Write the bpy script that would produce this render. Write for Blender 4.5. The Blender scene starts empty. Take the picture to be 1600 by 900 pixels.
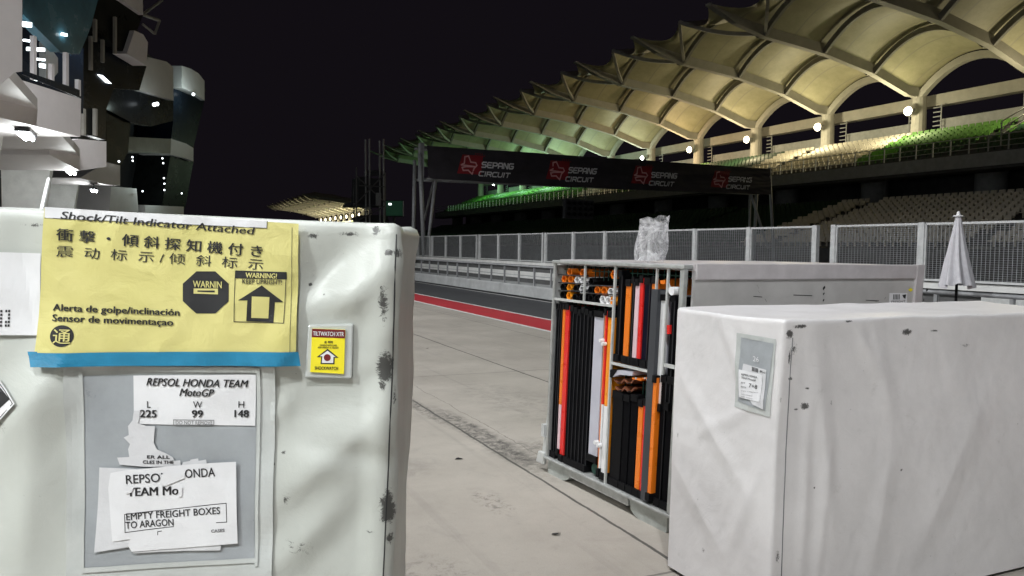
import bpy, bmesh, math, random
from mathutils import Vector, Matrix, noise
random.seed(7)
R = math.radians
C = bpy.context.scene
COL = C.collection

# ------------------------------------------------------------------ camera
FPX, H = 1205.0, 1.6
YAW, PITCH, ROLL = R(24.6), R(-2.9), 0.016
Fv = Vector((math.sin(YAW)*math.cos(PITCH), math.cos(YAW)*math.cos(PITCH), math.sin(PITCH)))
R0 = Vector((math.cos(YAW), -math.sin(YAW), 0)); U0 = R0.cross(Fv)
Rv = R0*math.cos(ROLL) + U0*math.sin(ROLL); Uv = U0*math.cos(ROLL) - R0*math.sin(ROLL)
EYE = Vector((0, 0, H))
cd = bpy.data.cameras.new('camera'); cam = bpy.data.objects.new('camera', cd); COL.objects.link(cam)
cam.matrix_world = Matrix(((Rv.x, Uv.x, -Fv.x, 0), (Rv.y, Uv.y, -Fv.y, 0), (Rv.z, Uv.z, -Fv.z, H), (0, 0, 0, 1)))
cd.sensor_width = 36; cd.lens = 36*FPX/1600; cd.clip_start = .05; cd.clip_end = 3000
C.camera = cam

# ------------------------------------------------------------------ night sky, faint moonlight, exposure
w = bpy.data.worlds.new('World'); C.world = w; w.use_nodes = True
nt = w.node_tree; bg = nt.nodes['Background']
sky = nt.nodes.new('ShaderNodeTexSky'); sky.sky_type = 'NISHITA'; sky.sun_disc = False
sky.sun_elevation = R(-4); sky.sun_rotation = R(200)
mx = nt.nodes.new('ShaderNodeVectorMath'); mx.operation = 'MULTIPLY_ADD'
mx.inputs[1].default_value = (.004, .004, .004); mx.inputs[2].default_value = (.066, .052, .074)
nt.links.new(sky.outputs[0], mx.inputs[0]); nt.links.new(mx.outputs[0], bg.inputs[0])
bg.inputs[1].default_value = .085
sd = bpy.data.lights.new('moon', 'SUN'); sd.energy = .006; sd.angle = R(.5); sd.color = (1, .95, .9)
so = bpy.data.objects.new('moon', sd); so.rotation_euler = (R(50), 0, R(-20)); COL.objects.link(so)
C.view_settings.view_transform = 'Standard'; C.view_settings.look = 'None'
C.view_settings.exposure = 0; C.view_settings.gamma = 1; C.view_settings.use_curve_mapping = False
C.render.engine = 'CYCLES'
C.cycles.use_denoising = True; C.cycles.max_bounces = 7; C.cycles.diffuse_bounces = 4; C.cycles.sample_clamp_indirect = 6
C.cycles.use_light_tree = True

PIT_W, ROOF_W, FLOOD_W = 75, 950, 3900          # power of one canopy lamp / one grandstand floodlight

# ------------------------------------------------------------------ photograph geometry helpers (real distances)
def ray(x, y): return Fv*FPX + Rv*(x-800) - Uv*(y-450)
def on_plane(x, y, P, n):
    d = ray(x, y); return EYE + d*((P-EYE).dot(n)/d.dot(n))
def at_x(x, y, X): return on_plane(x, y, Vector((X, 0, 0)), Vector((1, 0, 0)))
def at_y(x, y, Y): return on_plane(x, y, Vector((0, Y, 0)), Vector((0, 1, 0)))
def proj(p):
    d = p-EYE; wv = d.dot(Fv); return 800+FPX*d.dot(Rv)/wv, 450-FPX*d.dot(Uv)/wv, wv

# ------------------------------------------------------------------ mesh helpers
def wloc(o):
    v = Vector((0, 0, 0))
    while o: v = v + o.location; o = o.parent
    return v
def link(name, me, parent=None, loc=None):
    o = bpy.data.objects.new(name, me); COL.objects.link(o)
    if parent: o.parent = parent
    if loc is not None: o.location = loc
    return o
class MB:
    def __init__(s): s.v = []; s.f = []; s.m = []
    def add(s, vs, fs, m=0):
        b = len(s.v); s.v += [Vector(p) for p in vs]
        for f in fs: s.f.append([b+i for i in f]); s.m.append(m)
        return s
    def box(s, a, b, m=0, M=None):
        x0, y0, z0 = a; x1, y1, z1 = b
        vs = [Vector(p) for p in ((x0,y0,z0),(x1,y0,z0),(x1,y1,z0),(x0,y1,z0),(x0,y0,z1),(x1,y0,z1),(x1,y1,z1),(x0,y1,z1))]
        if M: vs = [M(p) for p in vs]
        return s.add(vs, [(0,3,2,1),(4,5,6,7),(0,1,5,4),(1,2,6,5),(2,3,7,6),(3,0,4,7)], m)
    def bar(s, p, q, wd, hd, m=0, up=(0,0,1)):
        p = Vector(p); q = Vector(q); d = (q-p).normalized(); a = d.cross(Vector(up))
        if a.length < 1e-4: a = d.cross(Vector((1,0,0)))
        a.normalize(); b = a.cross(d)
        vs = []
        for c in (p, q):
            for i, j in ((-1,-1),(1,-1),(1,1),(-1,1)): vs.append(c + a*(i*wd/2) + b*(j*hd/2))
        return s.add(vs, [(0,1,2,3),(7,6,5,4),(0,4,5,1),(1,5,6,2),(2,6,7,3),(3,7,4,0)], m)
    def tube(s, pts, r, n=8, m=0, caps=True):
        pts = [Vector(p) for p in pts]; rs = r if isinstance(r, (list, tuple)) else [r]*len(pts)
        vs = []; fs = []
        for i, p in enumerate(pts):
            d = (pts[min(i+1, len(pts)-1)] - pts[max(i-1, 0)]).normalized()
            a = d.cross(Vector((0, 0, 1)))
            if a.length < 1e-3: a = d.cross(Vector((1, 0, 0)))
            a.normalize(); b = a.cross(d)
            for k in range(n):
                t = 2*math.pi*k/n; vs.append(p + (a*math.cos(t) + b*math.sin(t))*rs[i])
        for i in range(len(pts)-1):
            for k in range(n): fs.append((i*n+k, i*n+(k+1) % n, (i+1)*n+(k+1) % n, (i+1)*n+k))
        if caps: fs.append(tuple(range(n))[::-1]); fs.append(tuple((len(pts)-1)*n+k for k in range(n)))
        return s.add(vs, fs, m)
    def prism(s, poly, ex, m=0, m_side=None):
        poly = [Vector(p) for p in poly]; n = len(poly); ex = Vector(ex)
        s.add(poly + [p+ex for p in poly], [tuple(range(n))], m)
        b = len(s.v)-2*n
        s.f.append([b+n+i for i in range(n)][::-1]); s.m.append(m if m_side is None else m_side)
        for i in range(n):
            j = (i+1) % n; s.f.append([b+i, b+n+i, b+n+j, b+j]); s.m.append(m if m_side is None else m_side)
        return s
    def grid(s, fn, nu, nv, m=0):
        b = len(s.v)
        for j in range(nv+1):
            for i in range(nu+1): s.v.append(Vector(fn(i/nu, j/nv)))
        for j in range(nv):
            for i in range(nu):
                a = b+j*(nu+1)+i; s.f.append([a, a+1, a+nu+2, a+nu+1]); s.m.append(m)
        return s
    def build(s, name, mats, parent=None, smooth=False, bevel=0, thick=0, normals=True, weld=0):
        if not isinstance(mats, (list, tuple)): mats = [mats]
        off = wloc(parent) if parent else Vector((0, 0, 0))
        me = bpy.data.meshes.new(name)
        me.from_pydata([v-off for v in s.v], [], s.f); me.update()
        for mm in mats: me.materials.append(mm)
        for p, i in zip(me.polygons, s.m): p.material_index = i
        if normals or weld:
            bm = bmesh.new(); bm.from_mesh(me)
            if weld: bmesh.ops.remove_doubles(bm, verts=bm.verts, dist=weld)
            if normals: bmesh.ops.recalc_face_normals(bm, faces=bm.faces)
            bm.to_mesh(me); bm.free()
        if smooth: me.polygons.foreach_set('use_smooth', [True]*len(me.polygons))
        o = link(name, me, parent)
        if thick:
            md = o.modifiers.new('solid', 'SOLIDIFY'); md.thickness = thick; md.offset = 0
        if bevel:
            md = o.modifiers.new('bevel', 'BEVEL'); md.width = bevel; md.segments = 2; md.limit_method = 'ANGLE'
        return o
def tag(o, label=None, cat=None, group=None, kind=None):
    if label: o['label'] = label
    if cat: o['category'] = cat
    if group: o['group'] = group
    if kind: o['kind'] = kind
    return o
def thing(name, label, cat, loc=(0, 0, 0), group=None):
    o = bpy.data.objects.new(name, None); COL.objects.link(o); o.location = loc; o.empty_display_size = .2
    return tag(o, label, cat, group)
def dup(root, delta, label=None):
    r = root.copy(); COL.objects.link(r); r.location = root.location + Vector(delta)
    if label: r['label'] = label
    for ch in root.children:
        c = ch.copy(); COL.objects.link(c); c.parent = r
        for g in ch.children:
            d = g.copy(); COL.objects.link(d); d.parent = c
    return r
ORD = ['first','second','third','fourth','fifth','sixth','seventh','eighth','ninth','tenth','eleventh','twelfth','thirteenth','fourteenth']

# lettering: 2D outlines from Blender's own font, as triangles
def text2d(s, size=1.0, bold=0, shear=0, align='LEFT', stretch=1.0, spacing=1.0):
    cu = bpy.data.curves.new('t', 'FONT'); cu.body = s; cu.size = size; cu.align_x = align; cu.shear = shear
    cu.resolution_u = 3; cu.space_character = spacing
    o = bpy.data.objects.new('t', cu); COL.objects.link(o)
    bpy.context.view_layer.update()
    me = bpy.data.meshes.new_from_object(o.evaluated_get(bpy.context.evaluated_depsgraph_get()))
    vs = [(v.co.x*stretch, v.co.y) for v in me.vertices]; fs = [tuple(p.vertices) for p in me.polygons]
    bpy.data.objects.remove(o); bpy.data.curves.remove(cu); bpy.data.meshes.remove(me)
    return vs, fs
def poly2d(pts, maxlen=None):
    bm = bmesh.new(); bm.faces.new([bm.verts.new((x, y, 0)) for x, y in pts])
    bmesh.ops.triangulate(bm, faces=bm.faces)
    if maxlen:
        for _ in range(7):
            es = [e for e in bm.edges if e.calc_length() > maxlen]
            if not es: break
            bmesh.ops.subdivide_edges(bm, edges=es, cuts=1); bmesh.ops.triangulate(bm, faces=bm.faces)
    bm.verts.index_update()
    r = [(v.co.x, v.co.y) for v in bm.verts], [tuple(v.index for v in f.verts) for f in bm.faces]
    bm.free(); return r
def stroke2d(pts, wd, closed=False):
    vs = []; fs = []
    seg = list(zip(pts, pts[1:] + ([pts[0]] if closed else [])))
    if not closed: seg = list(zip(pts[:-1], pts[1:]))
    for (x0, y0), (x1, y1) in seg:
        L = math.hypot(x1-x0, y1-y0) or 1; ux, uy = (x1-x0)/L, (y1-y0)/L; h = wd/2
        x0 -= ux*h*.8; y0 -= uy*h*.8; x1 += ux*h*.8; y1 += uy*h*.8
        b = len(vs); vs += [(x0-uy*h, y0+ux*h), (x0+uy*h, y0-ux*h), (x1+uy*h, y1-ux*h), (x1-uy*h, y1+ux*h)]
        fs.append((b, b+1, b+2, b+3))
    return vs, fs
def put(mb, geo, fn, m, dx=0, dy=0, rot=0, sc=1):
    c, s_ = math.cos(rot), math.sin(rot)
    mb.add([fn(dx+sc*(x*c-y*s_), dy+sc*(x*s_+y*c)) for x, y in geo[0]], geo[1], m)

# ------------------------------------------------------------------ materials
class NB:
    def __init__(s, name):
        s.m = bpy.data.materials.new(name); s.m.use_nodes = True; s.t = s.m.node_tree; s.b = s.t.nodes['Principled BSDF']
    def n(s, typ, **kw):
        nd = s.t.nodes.new('ShaderNode'+typ)
        for k, v in kw.items(): setattr(nd, k, v)
        return nd
    def l(s, a, b): s.t.links.new(a, b)
    def noise(s, scale, detail=5, rough=.6, vec=None, dist=0):
        nd = s.n('TexNoise'); nd.inputs['Scale'].default_value = scale; nd.inputs['Detail'].default_value = detail
        nd.inputs['Roughness'].default_value = rough; nd.inputs['Distortion'].default_value = dist
        if vec is not None: s.l(vec, nd.inputs['Vector'])
        return nd.outputs[0]
    def ramp(s, x, p0, p1, c0=(0,0,0,1), c1=(1,1,1,1)):
        nd = s.n('ValToRGB'); s.l(x, nd.inputs[0]); e = nd.color_ramp.elements
        e[0].position = p0; e[1].position = p1; e[0].color = c0; e[1].color = c1
        return nd.outputs[0]
    def mix(s, f, a, b, typ='MIX'):
        nd = s.n('Mix', data_type='RGBA', blend_type=typ)
        for i, x in ((0, f), (6, a), (7, b)):
            if hasattr(x, 'is_output'): s.l(x, nd.inputs[i])
            else: nd.inputs[i].default_value = x if i == 0 else ((*x, 1) if len(x) == 3 else x)
        return nd.outputs[2]
    def math(s, op, a, b=None, clamp=False):
        nd = s.n('Math', operation=op); nd.use_clamp = clamp
        for i, x in enumerate((a, b)):
            if x is None: continue
            if hasattr(x, 'is_output'): s.l(x, nd.inputs[i])
            else: nd.inputs[i].default_value = x
        return nd.outputs[0]
    def pos(s): return s.n('NewGeometry').outputs['Position']
    def bump(s, h, strength, dist=.01):
        nd = s.n('Bump'); nd.inputs['Strength'].default_value = strength; nd.inputs['Distance'].default_value = dist
        s.l(h, nd.inputs['Height']); s.l(nd.outputs[0], s.b.inputs['Normal'])
    def set(s, **kw):
        for k, v in kw.items():
            i = s.b.inputs[k.replace('_', ' ')]
            if hasattr(v, 'is_output'): s.l(v, i)
            else: i.default_value = (*v, 1) if isinstance(v, tuple) and len(v) == 3 else v
        return s.m
def mat(name, col, rough=.6, metal=0, var=.12, scale=6, bump=0, spec=.5):
    b = NB(name); p = b.pos()
    f = b.ramp(b.noise(scale, 6, .65, p), .3, .7)
    c = b.mix(f, tuple(x*(1-var) for x in col), tuple(min(1, x*(1+var)) for x in col))
    if bump: b.bump(b.noise(scale*6, 4, .6, p), bump, .004)
    rr = b.math('MULTIPLY_ADD', f, .12); rr.node.inputs[2].default_value = max(0, rough-.06)
    return b.set(Base_Color=c, Roughness=rr, Metallic=metal, Specular_IOR_Level=spec)
def emit(name, col, st):
    b = NB(name); return b.set(Base_Color=col, Emission_Color=col, Emission_Strength=st)

def tarp(name, col, spots, hi=1.0, seed=0.0):
    b = NB(name); p = b.pos()
    off = b.n('VectorMath', operation='ADD'); b.l(p, off.inputs[0]); off.inputs[1].default_value = (seed, seed*1.7, seed*.3)
    pv = off.outputs[0]
    c = b.mix(b.ramp(b.noise(2.2, 6, .7, pv), .35, .7), tuple(x*.86 for x in col), col)
    gr = b.ramp(b.noise(7, 8, .75, pv, .6), .60, .80)                   # soft rubbed dirt
    c = b.mix(b.math('MULTIPLY', gr, .32), c, (.22, .21, .17))
    sp = b.ramp(b.noise(55, 3, .7, pv), .72, .76)                       # pinhead specks
    c = b.mix(b.math('MULTIPLY', sp, .5), c, (.08, .08, .07))
    n1 = b.noise(70, 8, .85, pv, 1.6); tot = None
    for (cx, cy, cz, rx, rz, th) in spots:                              # scuffs, each with its own place and size
        s1 = b.n('VectorMath', operation='SUBTRACT'); b.l(p, s1.inputs[0]); s1.inputs[1].default_value = (cx, cy, cz)
        s2 = b.n('VectorMath', operation='DIVIDE'); b.l(s1.outputs[0], s2.inputs[0]); s2.inputs[1].default_value = (rx, rx, rz)
        ln = b.n('VectorMath', operation='LENGTH'); b.l(s2.outputs[0], ln.inputs[0])
        d = b.math('SUBTRACT', 1.0, ln.outputs['Value'], True)
        d = b.math('MULTIPLY', d, th)
        tot = d if tot is None else b.math('MAXIMUM', tot, d)
    if tot is not None:
        k = b.math('ADD', b.math('MULTIPLY', tot, .40), b.math('SUBTRACT', n1, .5))
        k = b.math('MULTIPLY', b.ramp(k, .17, .25), b.ramp(tot, .02, .3))
        c = b.mix(b.math('MULTIPLY', k, .92), c, (.035, .034, .033))
    b.bump(b.math('ADD', b.noise(11, 6, .62, pv, 1.4), b.math('MULTIPLY', b.noise(420, 2, .5, pv), .10)), .14, .012)
    return b.set(Base_Color=c, Roughness=.40, Specular_IOR_Level=.5)

M = {}
M['alu'] = mat('brushed_aluminium', (.60, .61, .60), .42, .25, .13, 14, .1)
M['galv'] = mat('galvanised_steel', (.58, .59, .59), .5, .2, .14, 9, .1)
M['galvdk'] = mat('dull_galvanised_tube', (.34, .35, .36), .55, .2, .2, 9, .1)
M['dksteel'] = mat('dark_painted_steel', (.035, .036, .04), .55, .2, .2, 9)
M['paint_dark'] = mat('charcoal_paint', (.05, .053, .06), .5, 0, .12, 9, 0, .3)
M['black'] = mat('black_plastic', (.006, .006, .007), .55, 0, .2, 20, 0, .1)
M['blackpanel'] = mat('black_laminate', (.004, .004, .005), .6, 0, .2, 6, 0, .04)
M['navy'] = mat('dark_navy_laminate', (.007, .006, .016), .6, 0, .2, 8, 0, .05)
M['orange'] = mat('orange_gloss_paint', (.80, .19, .012), .3, 0, .05, 9)
M['amber'] = mat('amber_gloss_paint', (.88, .30, .012), .3, 0, .05, 9)
M['red'] = mat('red_gloss_paint', (.72, .022, .018), .3, 0, .06, 9)
M['pink'] = mat('pale_pink_panel', (.72, .52, .56), .4, 0, .06, 9)
M['white'] = mat('white_gloss_paint', (.78, .78, .79), .35, 0, .05, 9)
M['lilac'] = mat('pale_grey_panel', (.50, .50, .57), .4, 0, .06, 6)
M['brown'] = mat('rust_brown_profile', (.16, .05, .022), .45, 0, .2, 18)
M['green'] = mat('dark_green_netting', (.012, .05, .035), .7, 0, .3, 40)
M['concwhite'] = mat('white_painted_concrete', (.72, .72, .70), .7, 0, .12, 2.5, .15)
M['concgrey'] = mat('grey_concrete', (.42, .43, .43), .8, 0, .18, 2, .2)
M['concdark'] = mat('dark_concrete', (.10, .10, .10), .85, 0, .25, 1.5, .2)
M['beam'] = mat('painted_roof_steel', (.46, .44, .39), .6, 0, .12, 1.2)
M['ribdk'] = mat('rib_steel', (.27, .26, .23), .6, 0, .15, 1.5)
M['seat_w'] = mat('cream_seat_plastic', (.70, .65, .55), .45, 0, .12, 3)
M['seat_g'] = mat('green_seat_plastic', (.13, .31, .06), .45, 0, .22, 3)
M['seat_d'] = mat('dark_and_shaded_seat_green', (.02, .06, .028), .45, 0, .2, 3)
M['parapet'] = mat('warm_white_cladding', (.70, .67, .67), .55, 0, .06, 1.2)
M['glassdk'] = mat('dark_tinted_glazing', (.006, .010, .018), .25, 0, .3, .8, 0, .07)
M['glassteal'] = mat('teal_tinted_glazing', (.06, .16, .21), .25, 0, .3, .8, 0, .35)
M['glassbrn'] = mat('bronze_tinted_glazing', (.010, .011, .011), .3, 0, .35, 1.5, 0, .06)
M['yellow'] = None
M['ink'] = mat('black_ink', (.014, .014, .016), .6, 0, .1, 40)
M['inkgrey'] = mat('grey_ink', (.16, .16, .17), .6, 0, .1, 40)
M['paper'] = mat('white_paper', (.74, .74, .76), .6, 0, .04, 14, .15)
M['paperold'] = mat('weathered_paper', (.62, .62, .64), .65, 0, .08, 14, .2)
M['yink'] = mat('pale_yellow_print', (.72, .66, .30), .55, 0, .04, 14)
M['labyellow'] = mat('bright_yellow_label', (.86, .74, .03), .35, 0, .04, 14)
M['maroon'] = mat('maroon_print', (.16, .012, .016), .4, 0, .05, 14)
M['vinylgrey'] = mat('grey_vinyl_pocket', (.33, .35, .37), .32, 0, .14, 7, .2)
M['vinylclear'] = mat('milky_vinyl_border', (.50, .52, .51), .16, 0, .10, 9, .25, .7)
M['bluetape'] = mat('blue_masking_tape', (.012, .20, .36), .5, 0, .14, 25, .2)
M['footmetal'] = mat('scuffed_zinc_foot', (.40, .42, .40), .55, .15, .2, 12, .2)
M['framealu'] = mat('dull_frame_metal', (.40, .41, .40), .45, .3, .2, 18, .1)
M['tan'] = mat('tan_board', (.34, .25, .13), .6)
M['grime'] = mat('muddy_rubber', (.03, .03, .03), .8)
M['casepink'] = mat('scuffed_case_panel', (.46, .45, .44), .5, .05, .14, 3, .12)
M['casetrim'] = mat('case_edge_trim', (.52, .49, .50), .42, .1, .12, 8)
M['parasol'] = mat('pale_blue_grey_canvas', (.56, .56, .59), .75, 0, .08, 12, .2)
M['rubberfoot'] = M['grime']
M['banner'] = mat('black_banner_cloth', (.042, .038, .046), .6, 0, .25, 1.4)
M['bannerred'] = mat('red_banner_print', (.30, .018, .026), .6, 0, .25, 1.1)
M['bannerpink'] = mat('pale_pink_banner_print', (.80, .42, .42), .6, 0, .15, 2)
M['bannerwhite'] = mat('white_banner_print', (.85, .85, .86), .6, 0, .12, 2)
M['lensW'] = emit('lamp_lens_warm', (1, .86, .60), 9)
M['lensG'] = emit('lamp_lens_cool', (.92, 1, .9), 30)
M['tubeL'] = emit('lit_tube', (.93, .98, 1), 45)
M['spark'] = emit('lit_lamp_and_reflection', (.9, .97, 1), 4)
M['roomlit'] = emit('lit_ceiling_panel', (.85, .97, 1), 6)
M['screen'] = emit('dim_green_screen', (.02, .07, .04), .22)

def yellow_paper():
    b = NB('yellow_notice_paper'); p = b.pos()
    c = b.mix(b.ramp(b.noise(5, 5, .6, p), .35, .7), (.60, .55, .195), (.71, .65, .265))
    b.bump(b.noise(17, 6, .6, p, 1.2), .22, .012)
    return b.set(Base_Color=c, Roughness=.42)
M['yellow'] = yellow_paper()

def membrane():
    b = NB('roof_membrane_fabric'); p = b.pos()
    c = b.mix(b.ramp(b.noise(.6, 8, .75, p), .3, .7), (.36, .335, .205), (.52, .485, .32))
    wv = b.n('TexWave', wave_type='BANDS', bands_direction='X'); wv.inputs['Scale'].default_value = .12; b.l(p, wv.inputs[0])
    seam = b.ramp(wv.outputs[0], .0, .012)
    c = b.mix(seam, (.36, .33, .24), c)
    return b.set(Base_Color=c, Roughness=.5)
M['membrane'] = membrane()

def concrete_ground():
    b = NB('worn_concrete_apron'); p = b.pos()
    c = b.mix(b.ramp(b.noise(.55, 8, .7, p), .3, .7), (.325, .296, .258), (.47, .432, .380))
    c = b.mix(b.math('MULTIPLY', b.ramp(b.noise(2.7, 8, .75, p, .8), .54, .74), .4), c, (.22, .205, .19))
    c = b.mix(b.math('MULTIPLY', b.ramp(b.noise(9, 6, .8, p, .5), .62, .76), .35), c, (.58, .56, .53))
    c = b.mix(b.math('MULTIPLY', b.ramp(b.noise(45, 3, .7, p), .69, .74), .55), c, (.10, .095, .09))
    sx = b.n('SeparateXYZ'); b.l(p, sx.inputs[0])
    wob = b.math('MULTIPLY', b.math('SUBTRACT', b.noise(1.8, 5, .7, p), .5), .045)
    xx = b.math('ADD', sx.outputs[0], wob)
    jt = None
    for X0, wd in ((-1.6, .012), (.42, .012), (2.405, .011), (4.265, .013), (6.3, .008)):
        d = b.math('ABSOLUTE', b.math('SUBTRACT', xx, X0)); m1 = b.math('LESS_THAN', d, wd)
        jt = m1 if jt is None else b.math('MAXIMUM', jt, m1)
    for Y0 in (3.1, 9.1, 17.5, 26):                                     # cross joints, faint
        d = b.math('ABSOLUTE', b.math('SUBTRACT', b.math('ADD', sx.outputs[1], wob), Y0))
        jt = b.math('MAXIMUM', jt, b.math('MULTIPLY', b.math('LESS_THAN', d, .009), .75))
    # parallel crack beside the second joint
    d = b.math('ABSOLUTE', b.math('SUBTRACT', b.math('ADD', sx.outputs[0], b.math('MULTIPLY', wob, 3)), 2.68))
    jt = b.math('MAXIMUM', jt, b.math('MULTIPLY', b.math('LESS_THAN', d, .005), .5))
    c = b.mix(b.math('MULTIPLY', jt, .85), c, (.045, .042, .04))
    # rubbed oil and rubber along the joint
    def blot(cx, cy, rx, ry, st, lo, hi, sc):
        s1 = b.n('VectorMath', operation='SUBTRACT'); b.l(p, s1.inputs[0]); s1.inputs[1].default_value = (cx, cy, 0)
        s2 = b.n('VectorMath', operation='DIVIDE'); b.l(s1.outputs[0], s2.inputs[0]); s2.inputs[1].default_value = (rx, ry, 1)
        ln = b.n('VectorMath', operation='LENGTH'); b.l(s2.outputs[0], ln.inputs[0])
        dd = b.ramp(b.math('SUBTRACT', 1.0, ln.outputs['Value'], True), 0, .5)
        return b.math('MULTIPLY', b.math('MULTIPLY', dd, b.ramp(b.noise(sc, 7, .8, p, .6), lo, hi)), st)
    for a in ((2.5, 6.0, .16, 1.5, .9, .40, .58, 11), (2.36, 7.4, .10, 1.2, .8, .42, .6, 14), (1.35, 5.3, .5, .35, .5, .4, .65, 5),
              (1.2, 3.4, .25, .5, .6, .5, .66, 14), (1.9, 4.4, .12, .3, .7, .5, .62, 18), (3.4, 7.2, .5, 1.6, .35, .45, .65, 6), (2.75, 5.4, .5, .5, .6, .4, .62, 9)):
        c = b.mix(blot(*a), c, (.06, .056, .052))
    # long faint tyre marks along the lane and aggregate grain
    mp = b.n('Mapping'); b.l(p, mp.inputs[0]); mp.inputs['Scale'].default_value = (5.5, .10, 1)
    c = b.mix(b.math('MULTIPLY', b.ramp(b.noise(1.0, 5, .65, mp.outputs[0]), .56, .72), .30), c, (.12, .11, .105))
    c = b.mix(b.math('MULTIPLY', b.ramp(b.noise(150, 3, .8, p), .45, .75), .30), c, (.15, .14, .13))
    c = b.mix(b.math('MULTIPLY', b.ramp(b.noise(17, 8, .85, p, 1.0), .56, .72), .30), c, (.17, .155, .14))
    hb = b.math('SUBTRACT', b.noise(60, 6, .7, p), b.math('MULTIPLY', jt, 1.2))
    b.bump(hb, .35, .006)
    return b.set(Base_Color=c, Roughness=b.ramp(b.noise(1.3, 5, .6, p), .3, .7, (.5,.5,.5,1), (.75,.75,.75,1)))
M['apron'] = concrete_ground()
M['asphalt'] = mat('pit_lane_asphalt', (.060, .062, .066), .75, 0, .2, 3, .5)
M['asphdk'] = mat('race_track_asphalt', (.040, .041, .044), .8, 0, .2, 2, .4)
M['laneRed'] = mat('red_lane_paint', (.46, .030, .042), .6, 0, .14, 1.7, .2)
M['laneWhite'] = mat('white_lane_paint', (.70, .69, .67), .6, 0, .1, 5, .2)
M['grass'] = mat('dark_grass', (.03, .06, .02), .9, 0, .4, 3, .4)

# ------------------------------------------------------------------ ground, lanes, track
def sheet(name, x0, x1, y0, y1, z, m, nx=1, ny=1):
    o = MB().grid(lambda u, v: (x0+(x1-x0)*u, y0+(y1-y0)*v, z), nx, ny).build(name, m); return tag(o, kind='structure')
sheet('ground', -900, 1100, -700, 1600, -.012, M['grass'], 4, 4)
sheet('pit_apron', -14, 7.6, -40, 330, 0, M['apron'], 2, 8)
sheet('pit_lane', 7.6, 12.9, -40, 330, -.004, M['asphalt'], 1, 8)
sheet('red_lane', 6.98, 8.02, -40, 330, .004, M['laneRed'], 1, 8)
lw = MB()
for x0, x1 in ((6.86, 6.979), (8.021, 8.13), (10.72, 10.80)):
    lw.grid(lambda u, v: (x0+(x1-x0)*u, -40+370*v, .0042), 1, 8)
tag(lw.build('lane_lines', M['laneWhite']), kind='structure')
sheet('race_track', 13.6, 32, -60, 400, -.004, M['asphdk'], 1, 8)

# ------------------------------------------------------------------ pit wall, ledge, railing, fence
YA, YB = -4.0, 75.0
pw = thing('pit_wall', 'long low white concrete pit wall with a walkway beside the asphalt pit lane', 'wall', (12, 30, 0))
o = MB().prism([(10.9,YA,.055),(11.12,YA,.055),(11.12,YA,.40),(11.08,YA,.42),(10.94,YA,.42),(10.9,YA,.38)], (0,YB-YA,0)).build('front_kerb_wall', M['concgrey'], pw)
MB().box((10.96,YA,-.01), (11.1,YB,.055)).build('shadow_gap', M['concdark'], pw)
MB().box((11.12,YA,0), (13.0,YB,.30)).build('walkway', M['concgrey'], pw)
MB().box((13.0,YA,0), (13.3,YB,1.0)).build('back_wall', M['concdark'], pw)
MB().box((12.965,YA,.47), (12.998,YB,.73)).build('white_band', M['concwhite'], pw)
MB().box((12.78,YA,1.003), (13.34,YB,1.10)).build('ledge', M['concwhite'], pw)
MB().box((12.72,6.0,.36), (12.95,8.6,.95)).build('steel_cabinet', M['alu'], pw, bevel=.01)
rl = thing('pit_wall_railing', 'grey steel tube railing standing on the low front wall along the pit lane', 'railing', (11, 30, .42))
MB().tube([(11.0,YA,1.03),(11.0,YB,1.06)], .035, 10).build('top_rail', M['galvdk'], rl, smooth=True)
MB().tube([(11.0,YA,.72),(11.0,YB,.74)], .012, 6).build('lower_rail', M['galvdk'], rl, smooth=True)
y = YA+.35; first = None
while y < YB:
    if first is None:
        first = MB().bar((11.0,y,.42),(11.0,y,1.0), .055, .055).box((10.94,y-.07,.421),(11.06,y+.07,.434)).build('post', M['galvdk'], rl); fy = y
    else:
        c = first.copy(); COL.objects.link(c); c.parent = rl; c.location = (0, y-fy, 0)
    y += 1.18
PZ0, PZ1 = 1.10, 2.22
def fence_section(y0, n, step, label):
    t = thing('mesh_fence_section', label, 'fence', (13.06, y0, PZ0), 'wire mesh fence sections on the pit wall')
    for k in range(n+1):
        yy = y0 + k*step
        MB().box((13.0,yy-.06,PZ0),(13.10,yy+.06,PZ1)).box((13.0,yy-.10,PZ0),(13.15,yy+.10,PZ0+.014)).build('post', M['galv'], t)
        if k < n:
            f = MB(); a, b = yy+.075, yy+step-.075; z0, z1 = PZ0+.05, PZ1-.03
            for q in ((a,z0,b,z0),(a,z1,b,z1),(a,z0,a,z1),(b,z0,b,z1)):
                f.bar((13.045,q[0],q[1]),(13.045,q[2],q[3]), .04, .04, up=(1,0,0))
            p = f.build('panel_frame', M['galv'], t)
            g = MB(); m = int((b-a)/.075); mz = int((z1-z0)/.038)
            for i in range(1, m): yy2 = a+(b-a)*i/m; g.box((13.046,yy2-.0035,z0),(13.052,yy2+.0035,z1))
            for i in range(1, mz): zz = z0+(z1-z0)*i/mz; g.box((13.040,a,zz-.0028),(13.045,b,zz+.0028))
            g.build('wire_mesh', M['galvdk'], p, normals=False)
    return t
SEC = [(3.7, 3, 2.08), (10.02-4.17+4.17, 1, 2.07)]
fs0 = fence_section(5.83, 3, 2.087, 'wire mesh fence section on the pit wall behind the closed parasol')
starts = [12.6, 19.27, 25.75+.0, 32.35, 39.0, 45.6, 52.2, 58.8]
for i, ys in enumerate(starts):
    d = dup(fs0, (0, ys-5.83, 0), 'wire mesh fence section on the pit wall, %s from the right past the parasol' % ORD[i])
for ys in (-.8,):
    dup(fs0, (0, ys-5.83, 0), 'wire mesh fence section on the pit wall at the right end of the run')

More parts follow.
